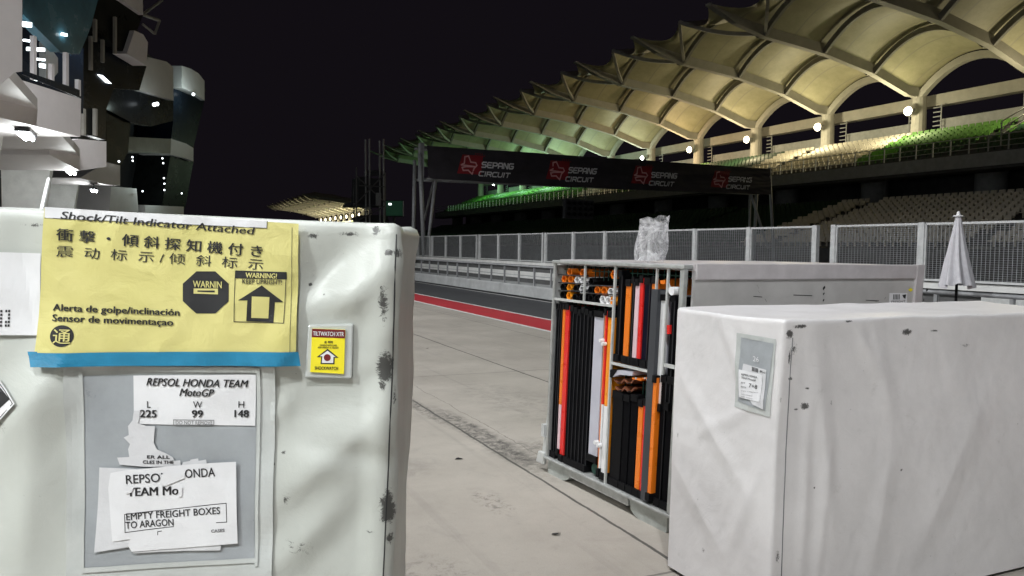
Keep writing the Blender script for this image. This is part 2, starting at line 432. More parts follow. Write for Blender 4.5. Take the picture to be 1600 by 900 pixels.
# ------------------------------------------------------------------ banner gantry
GY = 40.0
gt = thing('banner_gantry', 'steel gantry over the track carrying a long black banner', 'gantry', (25, GY, 0))
def tub(name, pts, r, parent=gt, m='galvdk'): return MB().tube(pts, r, 8).build(name, M[m], parent, smooth=True)
def GP(x, y, Y=GY): return at_y(x, y, Y)
lb = GP(663, 409)
tub('leg', [GP(648, 250, GY+1.0), GP(645, 409, GY+1.0)], .10)
tub('leg', [GP(656, 240), lb], .12)
tub('leg', [GP(680, 283), lb + Vector((.1, 0, 0))], .09)
tub('brace', [GP(677, 283, GY+.4), GP(663, 345, GY+.4)], .06)
tub('brace', [GP(656, 282), GP(682, 283)], .06)
tub('leg', [GP(1202, 262), GP(1210, 420)], .10)
tub('leg', [GP(1182, 304, GY+.5), GP(1177, 420, GY+.5)], .10)
tub('brace', [GP(1173, 303), GP(1200, 388)], .08)
tub('leg', [GP(1172, 303, GY+.8), GP(1170, 420, GY+.8)], .08)
for yo in (0, .9):
    tub('truss_chord', [GP(657, 229)+Vector((0,yo+.15,0)), GP(1203, 267)+Vector((0,yo+.15,0))], .07)
    tub('truss_chord', [GP(660, 279)+Vector((0,yo+.15,0)), GP(1203, 302)+Vector((0,yo+.15,0))], .07)
MB().box((12.75, GY-.06, 5.2), (12.98, GY+.3, 7.2)).build('end_plate', M['galvdk'], gt)
for k in range(5):
    p = GP(665+(700 if 0 else 0)+k*9, 226+k*.6)
tl, tr, bl_, br = GP(666, 228), GP(1202, 264), GP(668, 279), GP(1202, 304)
def ban(u, v, off=0):
    sag = math.sin(math.pi*u)
    p = (tl.lerp(tr, u)).lerp(bl_.lerp(br, u), v)
    wv = noise.noise((u*9, v*3.1+u*4, 1.3))*.10 + noise.noise((u*26, v*10-u*20, 4.3))*.03*(0.15+u)
    wr = math.sin(v*34+u*16+noise.noise((u*6, v*2, 8))*5)*.020*max(0, u-.5)*1.5
    return p + Vector((0, -.12-off+wv+wr, -.10*sag*v + .06*noise.noise((u*8, 0, 2))*v))
sp_ = MB().prism([GP(884,311), GP(928,314), GP(927,343), GP(883,341)], (0, .35, 0)).build('start_light_box', M['dksteel'], gt)
for i_ in range(5):
    for j_ in range(3):
        p_ = GP(888+8.8*i_, 317+8.5*j_+.4*i_); MB().tube([p_+Vector((0,-.09,0)), p_+Vector((0,-.002,0))], [.11, .10], 10).build('start_lamp', M['black'], sp_)
for x_ in (895, 917): MB().tube([GP(x_, 288)+Vector((0,.2,0)), GP(x_, 312)+Vector((0,.2,0))], .04, 6).build('hanger', M['dksteel'], gt)
cb = MB().grid(lambda u, v: ban(u, v), 260, 34).build('banner', M['banner'], gt, smooth=True, normals=False)
LET = {
 'S': [[(1,1),(.22,1),(0,.82),(0,.66),(.16,.52),(.84,.52),(1,.38),(1,.18),(.78,0),(0,0)]],
 'E': [[(1,1),(.2,1),(0,.82),(0,.18),(.2,0),(1,0)],[(0,.5),(.85,.5)]],
 'P': [[(0,0),(0,1),(.8,1),(1,.84),(1,.56),(.8,.42),(.25,.42)]],
 'A': [[(0,0),(0,.8),(.2,1),(.8,1),(1,.8),(1,0)],[(.25,.38),(1,.38)]],
 'N': [[(0,0),(0,1),(.15,1),(.85,0),(1,0),(1,1)]],
 'G': [[(1,1),(.2,1),(0,.82),(0,.18),(.2,0),(.82,0),(1,.16),(1,.48),(.5,.48)]],
 'C': [[(1,1),(.2,1),(0,.82),(0,.18),(.2,0),(1,0)]],
 'I': [[(.1,0),(.1,1)]],
 'R': [[(0,0),(0,1),(.8,1),(1,.84),(1,.6),(.8,.46),(.2,.46)],[(.55,.46),(1,0)]],
 'U': [[(0,1),(0,.18),(.2,0),(.8,0),(1,.18),(1,1)]],
 'T': [[(0,1),(1,1)],[(.5,.9),(.5,0)]] }
def word2d(s, cw, ch, gap, wd, sh=.25):
    vs = []; fs = []; x = 0
    for chh in s:
        cwi = cw*(.2 if chh == 'I' else 1)
        for st in LET[chh]:
            g = stroke2d([(x+a*cwi if chh != 'I' else x+cwi*.5, b*ch) for a, b in st], wd)
            k = len(vs); vs += [(px_+sh*py_, py_) for px_, py_ in g[0]]; fs += [tuple(i+k for i in f) for f in g[1]]
        x += cwi+gap
    return vs, fs
CIRC = [(0,.50),(.20,.60),(.24,.95),(.48,1),(.62,.68),(.93,.66),(1,.52),(.80,.34),(.66,.02),(.42,.22),(.10,.20),(.04,.36),(.30,.42),(.86,.44)]
BW, BH = (tr-tl).length, 1.70
for i, (lx, fade) in enumerate(((700, 0), (846, 0), (980, .3), (1105, .5))):
    u0 = (GP(lx, 255)-tl).length/BW*1.0
    def fn(x, y, off=.03): return ban(u0 + x/BW, 1-(y/BH), off)
    lg = MB()
    put(lg, poly2d([(.15,.36),(1.55,.36),(1.75,1.36),(.5,1.36)], .16), lambda x, y: fn(x, y, .018), 0)
    for k in range(9):                                                 # dotted corner of the red patch
        x0 = 1.25+.13*(k % 5); y0 = 1.32+.09*(k//5)
        put(lg, poly2d([(x0,y0),(x0+.06,y0),(x0+.08,y0+.06),(x0+.02,y0+.06)]), lambda x, y: fn(x, y, .02), 0)
    put(lg, stroke2d([(.42+x*.92, .34+y*.96) for x, y in CIRC], .075, True), fn, 1)
    put(lg, word2d('SEPANG', .24, .27, .085, .072), fn, 2, 1.62, .76)
    put(lg, word2d('CIRCUIT', .25, .22, .085, .062), fn, 2, 1.42, .30)
    lo = lg.build('logo', [M['bannerred'], M['bannerpink'], M['bannerwhite']], cb, normals=False)

# ------------------------------------------------------------------ grandstand
BP = 9.85; Y0 = 46.0; KMIN, KMAX = -3, 10
BX = [(58.9, 15.0), (57.4, 15.0), (53.0, 16.35), (48.0, 17.25), (44.5, 17.6), (41.6, 17.85), (38.8, 18.5), (36.3, 19.5)]
def beam_z(X):
    for (xa, za), (xb, zb) in zip(BX, BX[1:]):
        if xb <= X <= xa: t = (xa-X)/(xa-xb); return za+(zb-za)*t
    return BX[0][1] if X > BX[0][0] else BX[-1][1]
ARX = [41.5, 47.6, 53.1, 58.7]; RISE = 2.3
def front(s):
    """front edge of one roof bay: beam tip, hollow, crown tip, hollow, beam tip"""
    a = abs(2*s-1)                       # 1 at the beams, 0 at the crown
    X = 37.5*(1-a)+36.3*a + 1.15*math.sin(math.pi*a)
    Z = 19.75*(1-a)+19.65*a - .75*math.sin(math.pi*a)
    return X, Z
def vault(t, s):
    """t 0 at the columns, 1 at the front edge"""
    arc = RISE*(1-(2*s-1)**2)
    if t < .76:
        X = 58.7 + (41.5-58.7)*t/.76
        return X, beam_z(X)+.55+arc - .22*math.sin(math.pi*((t/.76*3) % 1))*math.sin(math.pi*s)
    q = (t-.76)/.24; X1, Z1 = front(s)
    sag = -.35*math.sin(math.pi*q)*(1-abs(math.cos(2*math.pi*s))*.6)
    Za = beam_z(41.5)+.55+arc
    return 41.5+(X1-41.5)*q, Za+(Z1-Za)*q + sag*.8
def arch_pts(X, ya, yb, n=18, dz=0.15):
    return [(X, ya+(yb-ya)*i/n, beam_z(X)+dz+RISE*(1-(2*i/n-1)**2)) for i in range(n+1)]
def ribbon(mb, pts, wd, hd):
    vs = []; fs = []; pts = [Vector(p) for p in pts]
    for i, p in enumerate(pts):
        d = (pts[min(i+1, len(pts)-1)]-pts[max(i-1, 0)]).normalized(); a = d.cross(Vector((0,0,1))).normalized(); b = a.cross(d)
        vs += [p+a*(x*wd/2)+b*(y*hd/2) for x, y in ((-1,-1),(1,-1),(1,1),(-1,1))]
    for i in range(len(pts)-1):
        for k in range(4): fs.append((4*i+k, 4*i+(k+1) % 4, 4*i+4+(k+1) % 4, 4*i+4+k))
    fs += [(0,1,2,3), tuple(4*(len(pts)-1)+k for k in (3,2,1,0))]
    mb.add(vs, fs)
gs = thing('grandstand', 'huge covered grandstand with scalloped white membrane roof over green and cream seats', 'grandstand', (52, 70, 0))
def beam_mesh(yb):
    mb = MB(); top = []; bot = []
    for i, (X, Z) in enumerate(BX):
        d = [1.5, 1.25, 1.15, 1.1, 1.05, .95, .55, .12][i]
        bot.append((X, Z)); top.append((X, Z+d))
    poly = [(X, yb-.28, Z) for X, Z in bot] + [(X, yb-.28, Z) for X, Z in reversed(top)]
    n = len(bot); vs = []; fs = []
    for sgn in (-1, 1):
        for X, Z in bot: vs.append((X, yb+sgn*.26, Z))
        for X, Z in top: vs.append((X, yb+sgn*.26, Z))
    for i in range(n-1):
        fs += [(i, i+1, n+i+1, n+i), (2*n+i, 3*n+i, 3*n+i+1, 2*n+i+1), (i, 2*n+i, 2*n+i+1, i+1), (n+i, n+i+1, 3*n+i+1, 3*n+i)]
    fs += [(0, n, 3*n, 2*n), (n-1, 3*n-1, 4*n-1, 2*n-1)]
    return mb.add(vs, fs)
def rep(parent, first, dy):
    c = first.copy(); COL.objects.link(c); c.parent = parent; c.location = (0, dy, 0); return c
f_beam = beam_mesh(Y0).build('roof_beam', M['beam'], gs)
f_mem = MB().grid(lambda u, v: (vault(v, u)[0], Y0+u*BP, vault(v, u)[1]), 24, 46).build('roof_membrane', M['membrane'], gs, smooth=True, normals=False)
f_ribs = []
for X in ARX[:3]:
    rb = MB(); ribbon(rb, arch_pts(X, Y0+.26, Y0+BP-.26), .26, .42); f_ribs.append(rb.build('arch_rib', M['ribdk'], gs))
rb = MB(); ribbon(rb, arch_pts(58.75, Y0+.26, Y0+BP-.26), .5, .55); f_back = rb.build('rear_arch', M['beam'], gs)
f_fans = []
for e in (0, 1):
    rb = MB(); ya = Y0+(.3 if e == 0 else BP-.3); pts = []
    for i in range(11):
        q = i/10; X = 41.5+(37.5-41.5)*q; yy = ya+(Y0+BP/2-ya)*q
        za = beam_z(41.5)+.3; Z = za+(19.7-za)*q + .55*math.sin(math.pi*q)*(-1 if 0 else -.6)
        pts.append((X, yy, Z))
    ribbon(rb, pts, .22, .30); f_fans.append(rb.build('crown_rib', M['beam'], gs))
cm = MB().tube([(58.9,Y0,0),(58.9,Y0,12)], .75, 14).tube([(58.9,Y0,11.9),(58.9,Y0,15.4)], [.62,.55], 14)
f_col = cm.build('column', M['beam'], gs, smooth=False)
f_pil = MB().tube([(54,Y0,0),(54,Y0,8.2)], 1.05, 16).build('lower_pillar', M['concgrey'], gs, smooth=True)
for k in range(KMIN, KMAX+1):
    if k == 0: continue
    rep(gs, f_beam, k*BP); rep(gs, f_col, k*BP); rep(gs, f_pil, k*BP)
    if k < KMAX:
        for f in [f_mem, f_back] + f_ribs + f_fans: rep(gs, f, k*BP)
GA, GB = Y0+KMIN*BP-6, Y0+KMAX*BP+2
# upper deck: slab with fascia, stepped rows, back parapet, lintel
prof = [(50.0,7.4),(50.0,8.55),(51.0,8.55)]
UR = 9
for r in range(UR): prof += [(51.0+r*.78, 8.75+r*.32), (51.0+(r+1)*.78, 8.75+r*.32)]
xe = 51.0+UR*.78
prof += [(xe, 11.7), (61.5, 11.7), (61.5, 11.4), (57, 10.6), (52, 7.4)]
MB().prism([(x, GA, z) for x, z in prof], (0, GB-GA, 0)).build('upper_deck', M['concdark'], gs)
MB().box((49.93, GA, 7.6), (50.0-.003, GB, 8.5)).build('deck_fascia', M['concgrey'], gs)
pb0 = MB().box((60.0, Y0+1.3, 11.71), (60.25, Y0+BP-1.3, 13.1)).build('rear_parapet', M['concgrey'], gs)
for k in range(KMIN, KMAX):
    if k: rep(gs, pb0, k*BP)
MB().box((60.0, GA, 14.3), (60.9, GB, 15.25)).build('rear_lintel', M['beam'], gs)
lv = []
for e in (-1.15, 1.15):
    sl = MB().box((59.62, Y0+e*1.32-.04, 11.71), (59.68, Y0+e*1.32+.04, 14.3))
    for q in range(5): sl.box((59.6, Y0+e-.36, 12.5+q*.38), (59.7, Y0+e+.36, 12.58+q*.38))
    lv.append(sl.build('louvre', M['galvdk'], gs))
for k in range(KMIN, KMAX+1):
    if k:
        for f in lv: rep(gs, f, k*BP)
# lower terrace
LR = 14; prof = [(39.2,0),(39.2,2.0)]
for r in range(LR): prof += [(39.6+r*.78, 2.1+r*.25), (39.6+(r+1)*.78, 2.1+r*.25)]
prof += [(50.6, 5.5), (56.5, 5.5), (56.5, 0)]
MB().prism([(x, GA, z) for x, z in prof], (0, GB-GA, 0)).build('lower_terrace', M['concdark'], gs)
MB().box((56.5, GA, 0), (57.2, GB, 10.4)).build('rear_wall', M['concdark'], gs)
# rail along the upper deck
for zr, r_ in ((9.62, .04), (9.2, .022), (8.85, .022)): MB().tube([(50.1,GA,zr),(50.1,GB,zr)], r_, 6).build('guard_rail', M['galv'], gs)
rp0 = MB().box((50.07, Y0-.035, 8.5), (50.14, Y0+.035, 9.62)).build('guard_rail_post', M['galv'], gs)
for k in range(-24, 70):
    if k and GA < Y0+k*1.35 < GB: rep(gs, rp0, k*1.35)
st = MB()                                                              # stair rail at the right-hand end
for q in (0, .45, .9): st.tube([(51.0, 33.6, 9.7+q), (53.5, 33.6, 10.9+q)], .04, 6)
for q in (0, 1): st.bar((51.0+2.5*q, 33.6, 9.0+1.2*q), (51.0+2.5*q, 33.6, 10.6+1.2*q), .07, .07)
st.build('stair_rail', M['galv'], gs)
# seats
def seat_geo():
    mb = MB(); W = .215
    mb.box((-.02,-W,.30), (.36,W,.34))
    pr = [(.34,.32),(.38,.34),(.45,.52),(.44,.62),(.40,.65),(.36,.52),(.33,.38)]
    mb.prism([(x,-W,z) for x, z in pr], (0, 2*W, 0))
    mb.box((.16,-.04,0), (.24,.04,.36))
    return mb
SG = seat_geo()
def upcol(y):
    if y < 35.2: return 'seat_d'
    if y < 46.0: return 'seat_g'
    if y < 60.5: return 'seat_w'
    if y < 72: return 'seat_d'
    if y < 82: return 'seat_g'
    if y < 92: return 'seat_w'
    return 'seat_g'
seats = []
for r in range(UR):
    x = 51.0+r*.78+.22; z = 8.75+r*.32; y = 22.0+.28*(r % 2)
    while y < GB-2:
        a = (y-Y0) % BP
        if not (abs(((y+4.0) % 19.7)-1) < .55):
            cc = upcol(y + .5*(r-4)*0)
            if cc == 'seat_g' and r < 3 and y < 43: cc = 'seat_d'  # lowest green rows recoloured darker to carry their shade
            seats.append((x, y, z, cc))
        y += .56
for r in range(LR):
    x = 39.6+r*.78+.22; z = 2.1+r*.25; y = 22.0+.28*(r % 2)
    while y < GB-2:
        if not (abs(((y+3.4) % 15.0)-1) < .6):
            seats.append((x, y, z, 'seat_w' if 24 < y < 46 else 'seat_d'))
        y += .56
def vis(s):
    px_, py_, dw = proj(Vector((s[0], s[1], s[2]+.6)))
    ok = 1210 < px_ < 1590 and (py_ < 340 or 0)
    return (0 if ok else 1, dw)
seats.sort(key=vis)
near, far = seats[:100], seats[100:]
sme = {}
for cc in ('seat_w', 'seat_g', 'seat_d'):
    o = SG.build('seat', M[cc], None); sme[cc] = o.data; bpy.data.objects.remove(o)
for x, y, z, cc in near:
    o = link('seat', sme[cc], gs); o.location = Vector((x, y, z))-gs.location
fm = MB(); mi = {'seat_w': 0, 'seat_g': 1, 'seat_d': 2}
for x, y, z, cc in far:
    d = Vector((x, y, z)); b = len(fm.v)
    fm.v += [v+d for v in SG.v]
    for f in SG.f: fm.f.append([b+i for i in f]); fm.m.append(mi[cc])
tag(fm.build('seat_rows', [M['seat_w'], M['seat_g'], M['seat_d']], gs, normals=False), kind='stuff')

# floodlights: one at each column
def floodlight(k, pos, col, power, label, sz=.42, lens='lensW'):
    t = thing('floodlight', label, 'floodlight', pos, 'floodlights on the grandstand columns')
    p = Vector(pos)
    MB().tube([p+Vector((.34,0,0)), p+Vector((.12,0,0)), p], [sz*.7, sz*1.05, sz*1.12], 18).build('housing', M['galvdk'], t, smooth=True)
    ln = MB(); n, m_ = 18, 6; vs = []; fs = []
    ln.grid(lambda u, v: p+Vector((-.02-.32*math.cos(v*math.pi/2), sz*math.sin(v*math.pi/2)*math.cos(u*2*math.pi), sz*math.sin(v*math.pi/2)*math.sin(u*2*math.pi))), n, m_)
    ln.build('lens', M[lens], t, smooth=True)
    MB().bar(p+Vector((.3,0,.1)), p+Vector((1.15,0,.35)), .10, .10).build('bracket', M['galvdk'], t)
    if power:
        ld = bpy.data.lights.new('floodlight_glow', 'POINT'); ld.energy = power; ld.color = col; ld.shadow_soft_size = .35
        lo = bpy.data.objects.new('floodlight_glow', ld); COL.objects.link(lo); lo.parent = t; lo.location = (-2.8, 0, -.8)
    return t
LC = {-2: ((1,.88,.56), .25), -1: ((1,.88,.56), .5), 0: ((1,.90,.58), .8), 1: ((1,.89,.56), .85), 2: ((1,.82,.50), .85), 3: ((1,.74,.43), .8),
      4: ((.90,1,.74), .55), 5: ((.72,1,.74), .5), 6: ((.62,1,.68), .6), 7: ((.5,1,.58), .65), 8: ((.42,1,.5), .5), 9: ((.4,1,.5), .4)}
for k in range(-1, 10):
    c_, pw_ = LC[k]
    lab = ('glaring warm floodlight on the grandstand column nearest the right edge' if k == 0 else
           'glaring floodlight on the %s grandstand column from the right' % ORD[k] if k > 0 else 'floodlight on the near grandstand column just beyond the right edge')
    floodlight(k, (57.6, Y0+k*BP-(1.6 if k < 0 else 0), 13.75), c_, ROOF_W*pw_, lab, .37 if k < 4 else .24, 'lensW' if k < 4 else 'lensG')

# second grandstand farther down the straight
g2 = thing('far_grandstand', 'small far grandstand with ribbed pale roof glowing beyond the first corner', 'grandstand', (60, 230, 0))
FS = 1.0; FX = 5.5; FY = 256.0; FZ = -1.2
def shifted(o, name, dy, parent):
    c = o.copy(); COL.objects.link(c); c.name = name; c.parent = parent
    c.location = Vector((FX, FY-Y0+dy, FZ)) + gs.location - parent.location; return c
for k in range(0, 10):
    for f, nm in ((f_beam, 'roof_beam'), (f_mem, 'roof_membrane'), (f_back, 'rear_arch'), (f_col, 'column')) + tuple((f, 'arch_rib') for f in f_ribs) + tuple((f, 'crown_rib') for f in f_fans):
        shifted(f, nm, k*BP, g2)
fy1 = FY+10*BP
MB().prism([(x+FX, FY-2, z+FZ) for x, z in [(50,0),(50,8.5),(52,8.8),(58,12),(62,12.4),(62,0)]], (0, fy1-FY, 0)).build('terrace', M['concwhite'], g2)
fm = MB()
for r in range(6):
    x = 51.2+FX+r*1.1; z = 8.9+FZ+r*.52; y = FY
    while y < fy1-3: fm.box((x, y, z), (x+.4, y+1.2, z+.5), (0 if (int((y-FY)/14) % 2) else 1)); y += 1.5
tag(fm.build('seat_rows', [M['seat_w'], M['seat_g']], g2, normals=False), kind='stuff')
for k in range(9):
    floodlight(k, (57.6+FX, FY+k*BP, 13.75+FZ), (1,.90,.62), 950, 'tiny bright floodlight on the far grandstand, %s from the right in its row' % ORD[k], .62, 'lensW')

# ------------------------------------------------------------------ timing tower and screen on the pit wall
TY = 52.0
M['scaf'] = mat('scaffold_tube', (.12, .12, .125), .6)
tw = thing('timing_tower', 'dark metal tower with paired tall antenna poles beyond the gantry', 'tower', at_y(585, 410, TY).to_tuple())
def TP(x, y, Y=TY): return at_y(x, y, Y)
MB().prism([TP(562,276), TP(598,280), TP(598,318), TP(560,318)], (0, 2.2, 0)).build('cabin', M['dksteel'], tw)
MB().prism([TP(550,316), TP(604,316), TP(604,322), TP(548,322)], (0, 2.6, 0)).build('platform', M['paint_dark'], tw)
for a in ((571, 218, 0), (577, 217, 0), (593, 220, 0), (599, 217, 0)):
    MB().tube([TP(a[0], a[1]), TP(a[0]+1, 400)], .055, 6).build('antenna_pole', M['galvdk'], tw)
MB().tube([TP(553, 282), TP(553, 400)], .05, 6).build('corner_post', M['dksteel'], tw)
MB().prism([TP(566,336), TP(604,336), TP(612,356), TP(612,420), TP(556,420), TP(558,356)], (0, 2.0, 0)).build('base', M['dksteel'], tw)
MB().prism([TP(571,266), TP(602,266), TP(602,274), TP(571,274)], (0, .4, 0), 0).build('cross_bar', M['paint_dark'], tw)
MB().box(TP(590,312)-Vector((.16,.3,.4)), TP(590,312)+Vector((.16,-.1,.45))).build('junction_box', M['galvdk'], tw)
for (x0, y0, x1, y1) in ((556,262,556,345), (601,270,601,345), (556,318,600,272), (556,275,600,316), (556,290,601,292), (558,345,600,322)):
    MB().tube([TP(x0,y0)-Vector((0,.15,0)), TP(x1,y1)-Vector((0,.15,0))], .045, 6).build('scaffold_tube', M['scaf'], tw)
sc_ = thing('trackside_screen', 'small dim green lit trackside screen beside the dark timing tower', 'screen', TP(616, 405).to_tuple())
MB().prism([TP(602,313), TP(631,313), TP(631,339), TP(602,339)], (0, .25, 0)).build('housing', M['dksteel'], sc_)
MB().prism([TP(603,314)-Vector((0,.03,0)), TP(629,314)-Vector((0,.03,0)), TP(629,337)-Vector((0,.03,0)), TP(603,337)-Vector((0,.03,0))], (0,.02,0)).build('display', M['screen'], sc_)
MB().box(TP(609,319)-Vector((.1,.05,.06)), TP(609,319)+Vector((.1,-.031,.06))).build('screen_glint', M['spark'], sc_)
MB().tube([TP(616,339)+Vector((0,.1,0)), TP(616,410)+Vector((0,.1,0))], .08, 8).build('post', M['dksteel'], sc_)
MB().bar(TP(630,314)-Vector((0,.04,0)), TP(630,338)-Vector((0,.04,0)), .05, .05).build('edge_trim', M['concwhite'], sc_)

# ------------------------------------------------------------------ pit building
pb = thing('pit_building', 'white pit building with stepped balconies and dark tinted glass above lit garages', 'building', (-6, 30, 0))
D29 = Vector((math.sin(R(29)), math.cos(R(29)), 0)); N29 = Vector((-D29.y, D29.x, 0))
CORN = {0: (Vector((-1.82, 11.7, 0))), 1: Vector((-1.82, 22.9, 0)), 2: Vector((-1.82, 33.6, 0)), 3: Vector((-1.6, 45.4, 0)), 4: Vector((1.0, 57.0, 0)), 5: Vector((1.0, 62.0, 0))}
K = 2.6475
def bp(b, pts, crop=True, push=0.0):
    P = CORN[b] + N29*push; n_ = Vector((N29.x, N29.y, 0))
    return [on_plane(x/K if crop else x, y/K if crop else y, P, n_) for x, y in pts]
def piece(name, b, pts, depth, m, push=0, par=pb, bevel=0, m2=None):
    mats = [M[m]] if m2 is None else [M[m], M[m2]]
    return MB().prism(bp(b, pts, True, push), N29*depth, 0, 0 if m2 is None else 1).build(name, mats, par, bevel=bevel)
# bay 0 and 1
piece('cladding', 0, [(-200,-200),(92,-200),(92,296),(60,300),(0,352),(-200,352)], 2.5, 'parapet')
piece('balcony_parapet', 1, [(-260,246),(20,310),(335,408),(333,566),(16,490),(-260,425)], 5.0, 'parapet')
piece('tilted_glazing', 1, [(95,-60),(420,-60),(376,112),(330,224),(250,214),(95,60)], .3, 'glassteal', 1.2)
piece('room_back_wall', 1, [(60,40),(345,200),(345,470),(60,400)], .2, 'glassdk', 4.0)
for x, y0, y1 in ((138,150,330), (212,265,352), (272,218,376), (322,330,396)):
    MB().bar(bp(1, [(x,y0)], True, .25)[0], bp(1, [(x,y1)], True, .25)[0], .10, .10).build('mullion', M['parapet'], pb)
piece('balustrade_glass', 1, [(95,290),(330,372),(330,405),(95,308)], .03, 'glassdk', .12)
piece('screen_wall', 1, [(190,175),(240,240),(240,300),(205,345),(190,335)], .2, 'concwhite', 1.8)
for (x, y, ww, hh) in ((112,101,20,12), (118,168,14,6), (152,204,34,9), (170,246,18,6), (180,272,9,10), (270,143,9,7), (152,330,10,5)):
    q = bp(1, [(x-ww,y-hh),(x+ww,y-hh+4),(x+ww,y+hh),(x-ww,y+hh-4)], True, 1.1)
    MB().prism(q, N29*.06).build('ceiling_lamp', M['roomlit'], pb)
# bay 2
piece('balcony_parapet', 2, [(200,604),(330,575),(440,585),(440,690),(330,706),(205,640)], 5.0, 'parapet')
piece('corner_glazing', 2, [(332,404),(440,450),(438,580),(335,548)], .3, 'glassbrn', .2)
for x in (345, 393): MB().bar(bp(2, [(x,450)], True, .1)[0], bp(2, [(x,560)], True, .1)[0], .12, .12).build('mullion', M['ribdk'], pb)
piece('dark_glazing', 2, [(376,112),(526,224),(606,275),(576,374),(470,364),(440,452),(333,410),(330,224)], .4, 'glassdk', .5)
piece('bronze_glazing', 2, [(418,-60),(500,-60),(592,62),(528,226),(376,112)], .4, 'glassbrn', .1)
for x, y0, y1 in ((393,80,172), (475,70,222), (375,150,290), (424,165,258)):
    MB().bar(bp(2, [(x,y0)])[0], bp(2, [(x,y1)])[0], .11, .11).build('mullion', M['ribdk'], pb)
piece('upper_parapet', 2, [(480,-40),(590,-40),(592,62),(490,-8)], 1.6, 'parapet', -.1)
piece('upper_parapet', 2, [(556,126),(592,142),(612,175),(606,272),(525,222)], 1.6, 'parapet', -.1)
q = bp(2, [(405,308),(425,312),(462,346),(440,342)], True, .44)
MB().prism(q, N29*.03).build('reflected_lamp_strip', M['spark'], pb)  # glowing strip painted in for a lamp reflection on the glass
# bay 3 and 4
piece('balcony_parapet', 3, [(330,736),(440,672),(497,684),(497,768),(440,764)], 4.0, 'parapet')
piece('upper_parapet', 3, [(612,236),(690,255),(716,278),(718,416),(575,374)], 1.8, 'parapet')
piece('dark_glazing', 3, [(575,374),(718,416),(716,500),(628,522),(540,505),(440,452),(470,366)], .5, 'glassdk', .3)
piece('corner_glazing', 3, [(440,452),(540,505),(530,630),(500,684),(440,668)], .4, 'glassbrn', .5)
piece('balcony_parapet', 4, [(460,770),(565,780),(572,860),(572,900),(450,900)], 4.0, 'parapet')
piece('balcony_parapet', 4, [(535,566),(708,575),(705,636),(530,626)], 4.0, 'ribdk', -.2)
piece('upper_parapet', 4, [(752,272),(790,284),(822,304),(846,335),(846,416),(800,384),(752,362)], 2.2, 'parapet')
piece('tower_glazing', 4, [(718,366),(846,416),(800,610),(770,596),(708,575),(716,500)], 2.5, 'glassdk', .3)
piece('balcony_parapet', 4, [(708,574),(770,594),(800,612),(800,668),(770,655),(706,640)], 2.2, 'parapet')
piece('tower_glazing', 4, [(706,640),(800,668),(766,862),(670,850)], 2.5, 'glassbrn', .3)
piece('balcony_parapet', 4, [(600,848),(760,855),(760,900),(600,900)], 2.5, 'parapet')
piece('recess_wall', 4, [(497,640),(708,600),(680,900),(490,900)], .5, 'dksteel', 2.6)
# dark core behind the balconies and the garage front
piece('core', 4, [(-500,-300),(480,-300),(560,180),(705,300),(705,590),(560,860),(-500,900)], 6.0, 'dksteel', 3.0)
piece('ground_floor_wall', 4, [(-500,890),(755,890),(755,1125),(-500,1125)], 5.0, 'parapet', .4)
MB().box((-8.2, -30, 0), (-7.6, 56, 5.2)).build('garage_wall', M['concwhite'], pb)
MB().box((-8.0, -30, 4.72), (-2.6, 34, 4.98)).build('canopy_soffit', M['parapet'], pb)
for i in range(4):
    yy = 13.5+11.2*i
    MB().prism([(-5.6,yy,0),(-4.6,yy,0),(-3.9,yy,4.7),(-5.6,yy,4.7)], (0, .9, 0)).build('garage_pillar', M['concwhite'], pb)
    MB().box((-7.59, yy+2, 0), (-7.5, yy+8.5, 3.4)).build('garage_door', M['galvdk'], pb)
MB().box((-4.75, 22.9-.3, 2.95), (-3.95, 22.9+.1, 3.55)).build('wall_box', M['casepink'], pb)
MB().tube([at_x(62*1, 340, -2.6), at_x(76, 280, -2.6)], .05, 6).build('downpipe', M['galv'], pb)
for (x, y, b) in ((650,430,3),(638,433,3),(800,390,4),(672,655,4),(675,675,4),(678,737,4),(680,760,4),(680,786,4),(752,800,4),(590,791,4),(548,650,4),(549,665,4),(492,668,3)):
    p = bp(b, [(x,y)], True, -.35)[0]
    t = MB().tube([p+Vector((0,-.06,0)), p+Vector((0,.06,0))], .05 if x != 650 and x != 638 and x != 800 else .10, 8).build('balcony_lamp', M['spark'], pb)
for (x, y, b_, e_) in ((800,400,4,110), (680,760,4,60), (645,445,3,30)):
    ld = bpy.data.lights.new('balcony_lamp_glow', 'POINT'); ld.energy = e_; ld.color = (.8, 1, .95); ld.shadow_soft_size = .15
    lo = bpy.data.objects.new('balcony_lamp_glow', ld); COL.objects.link(lo); lo.parent = pb; lo.location = bp(b_, [(x, y)], True, -1.1)[0] - pb.location
for (x0, y0, x1, y1, m_) in ((10,640,19,692,'dksteel'), (35,648,41,795,'black'), (210,742,216,866,'black'), (188,738,202,866,'galv'), (262,748,276,766,'dksteel')):
    a = at_x(x0/K, y0/K, -7.40); c_ = at_x(x1/K, y1/K, -7.40)
    MB().box((-7.44, min(a.y, c_.y), c_.z), (-7.38, max(a.y, c_.y), a.z)).build('wall_slot', M[m_], pb)
a = at_x(104/K, 660/K, -7.3); c_ = at_x(182/K, 712/K, -7.3)
MB().box((-7.5, min(a.y, c_.y), c_.z), (-7.2, max(a.y, c_.y), a.z)).build('wall_crate', M['tan'], pb)
tm = MB()                                                              # roof truss stub at the top
a = bp(2, [(590,60),(660,85),(640,140),(590,100),(670,0),(590,20)], True, .2)
tm.tube([a[0],a[1]], .07, 6).tube([a[1],a[2]], .06, 6).tube([a[3],a[2]], .05, 6).tube([a[0],a[4]], .06, 6)
tm.build('roof_truss', M['ribdk'], pb)

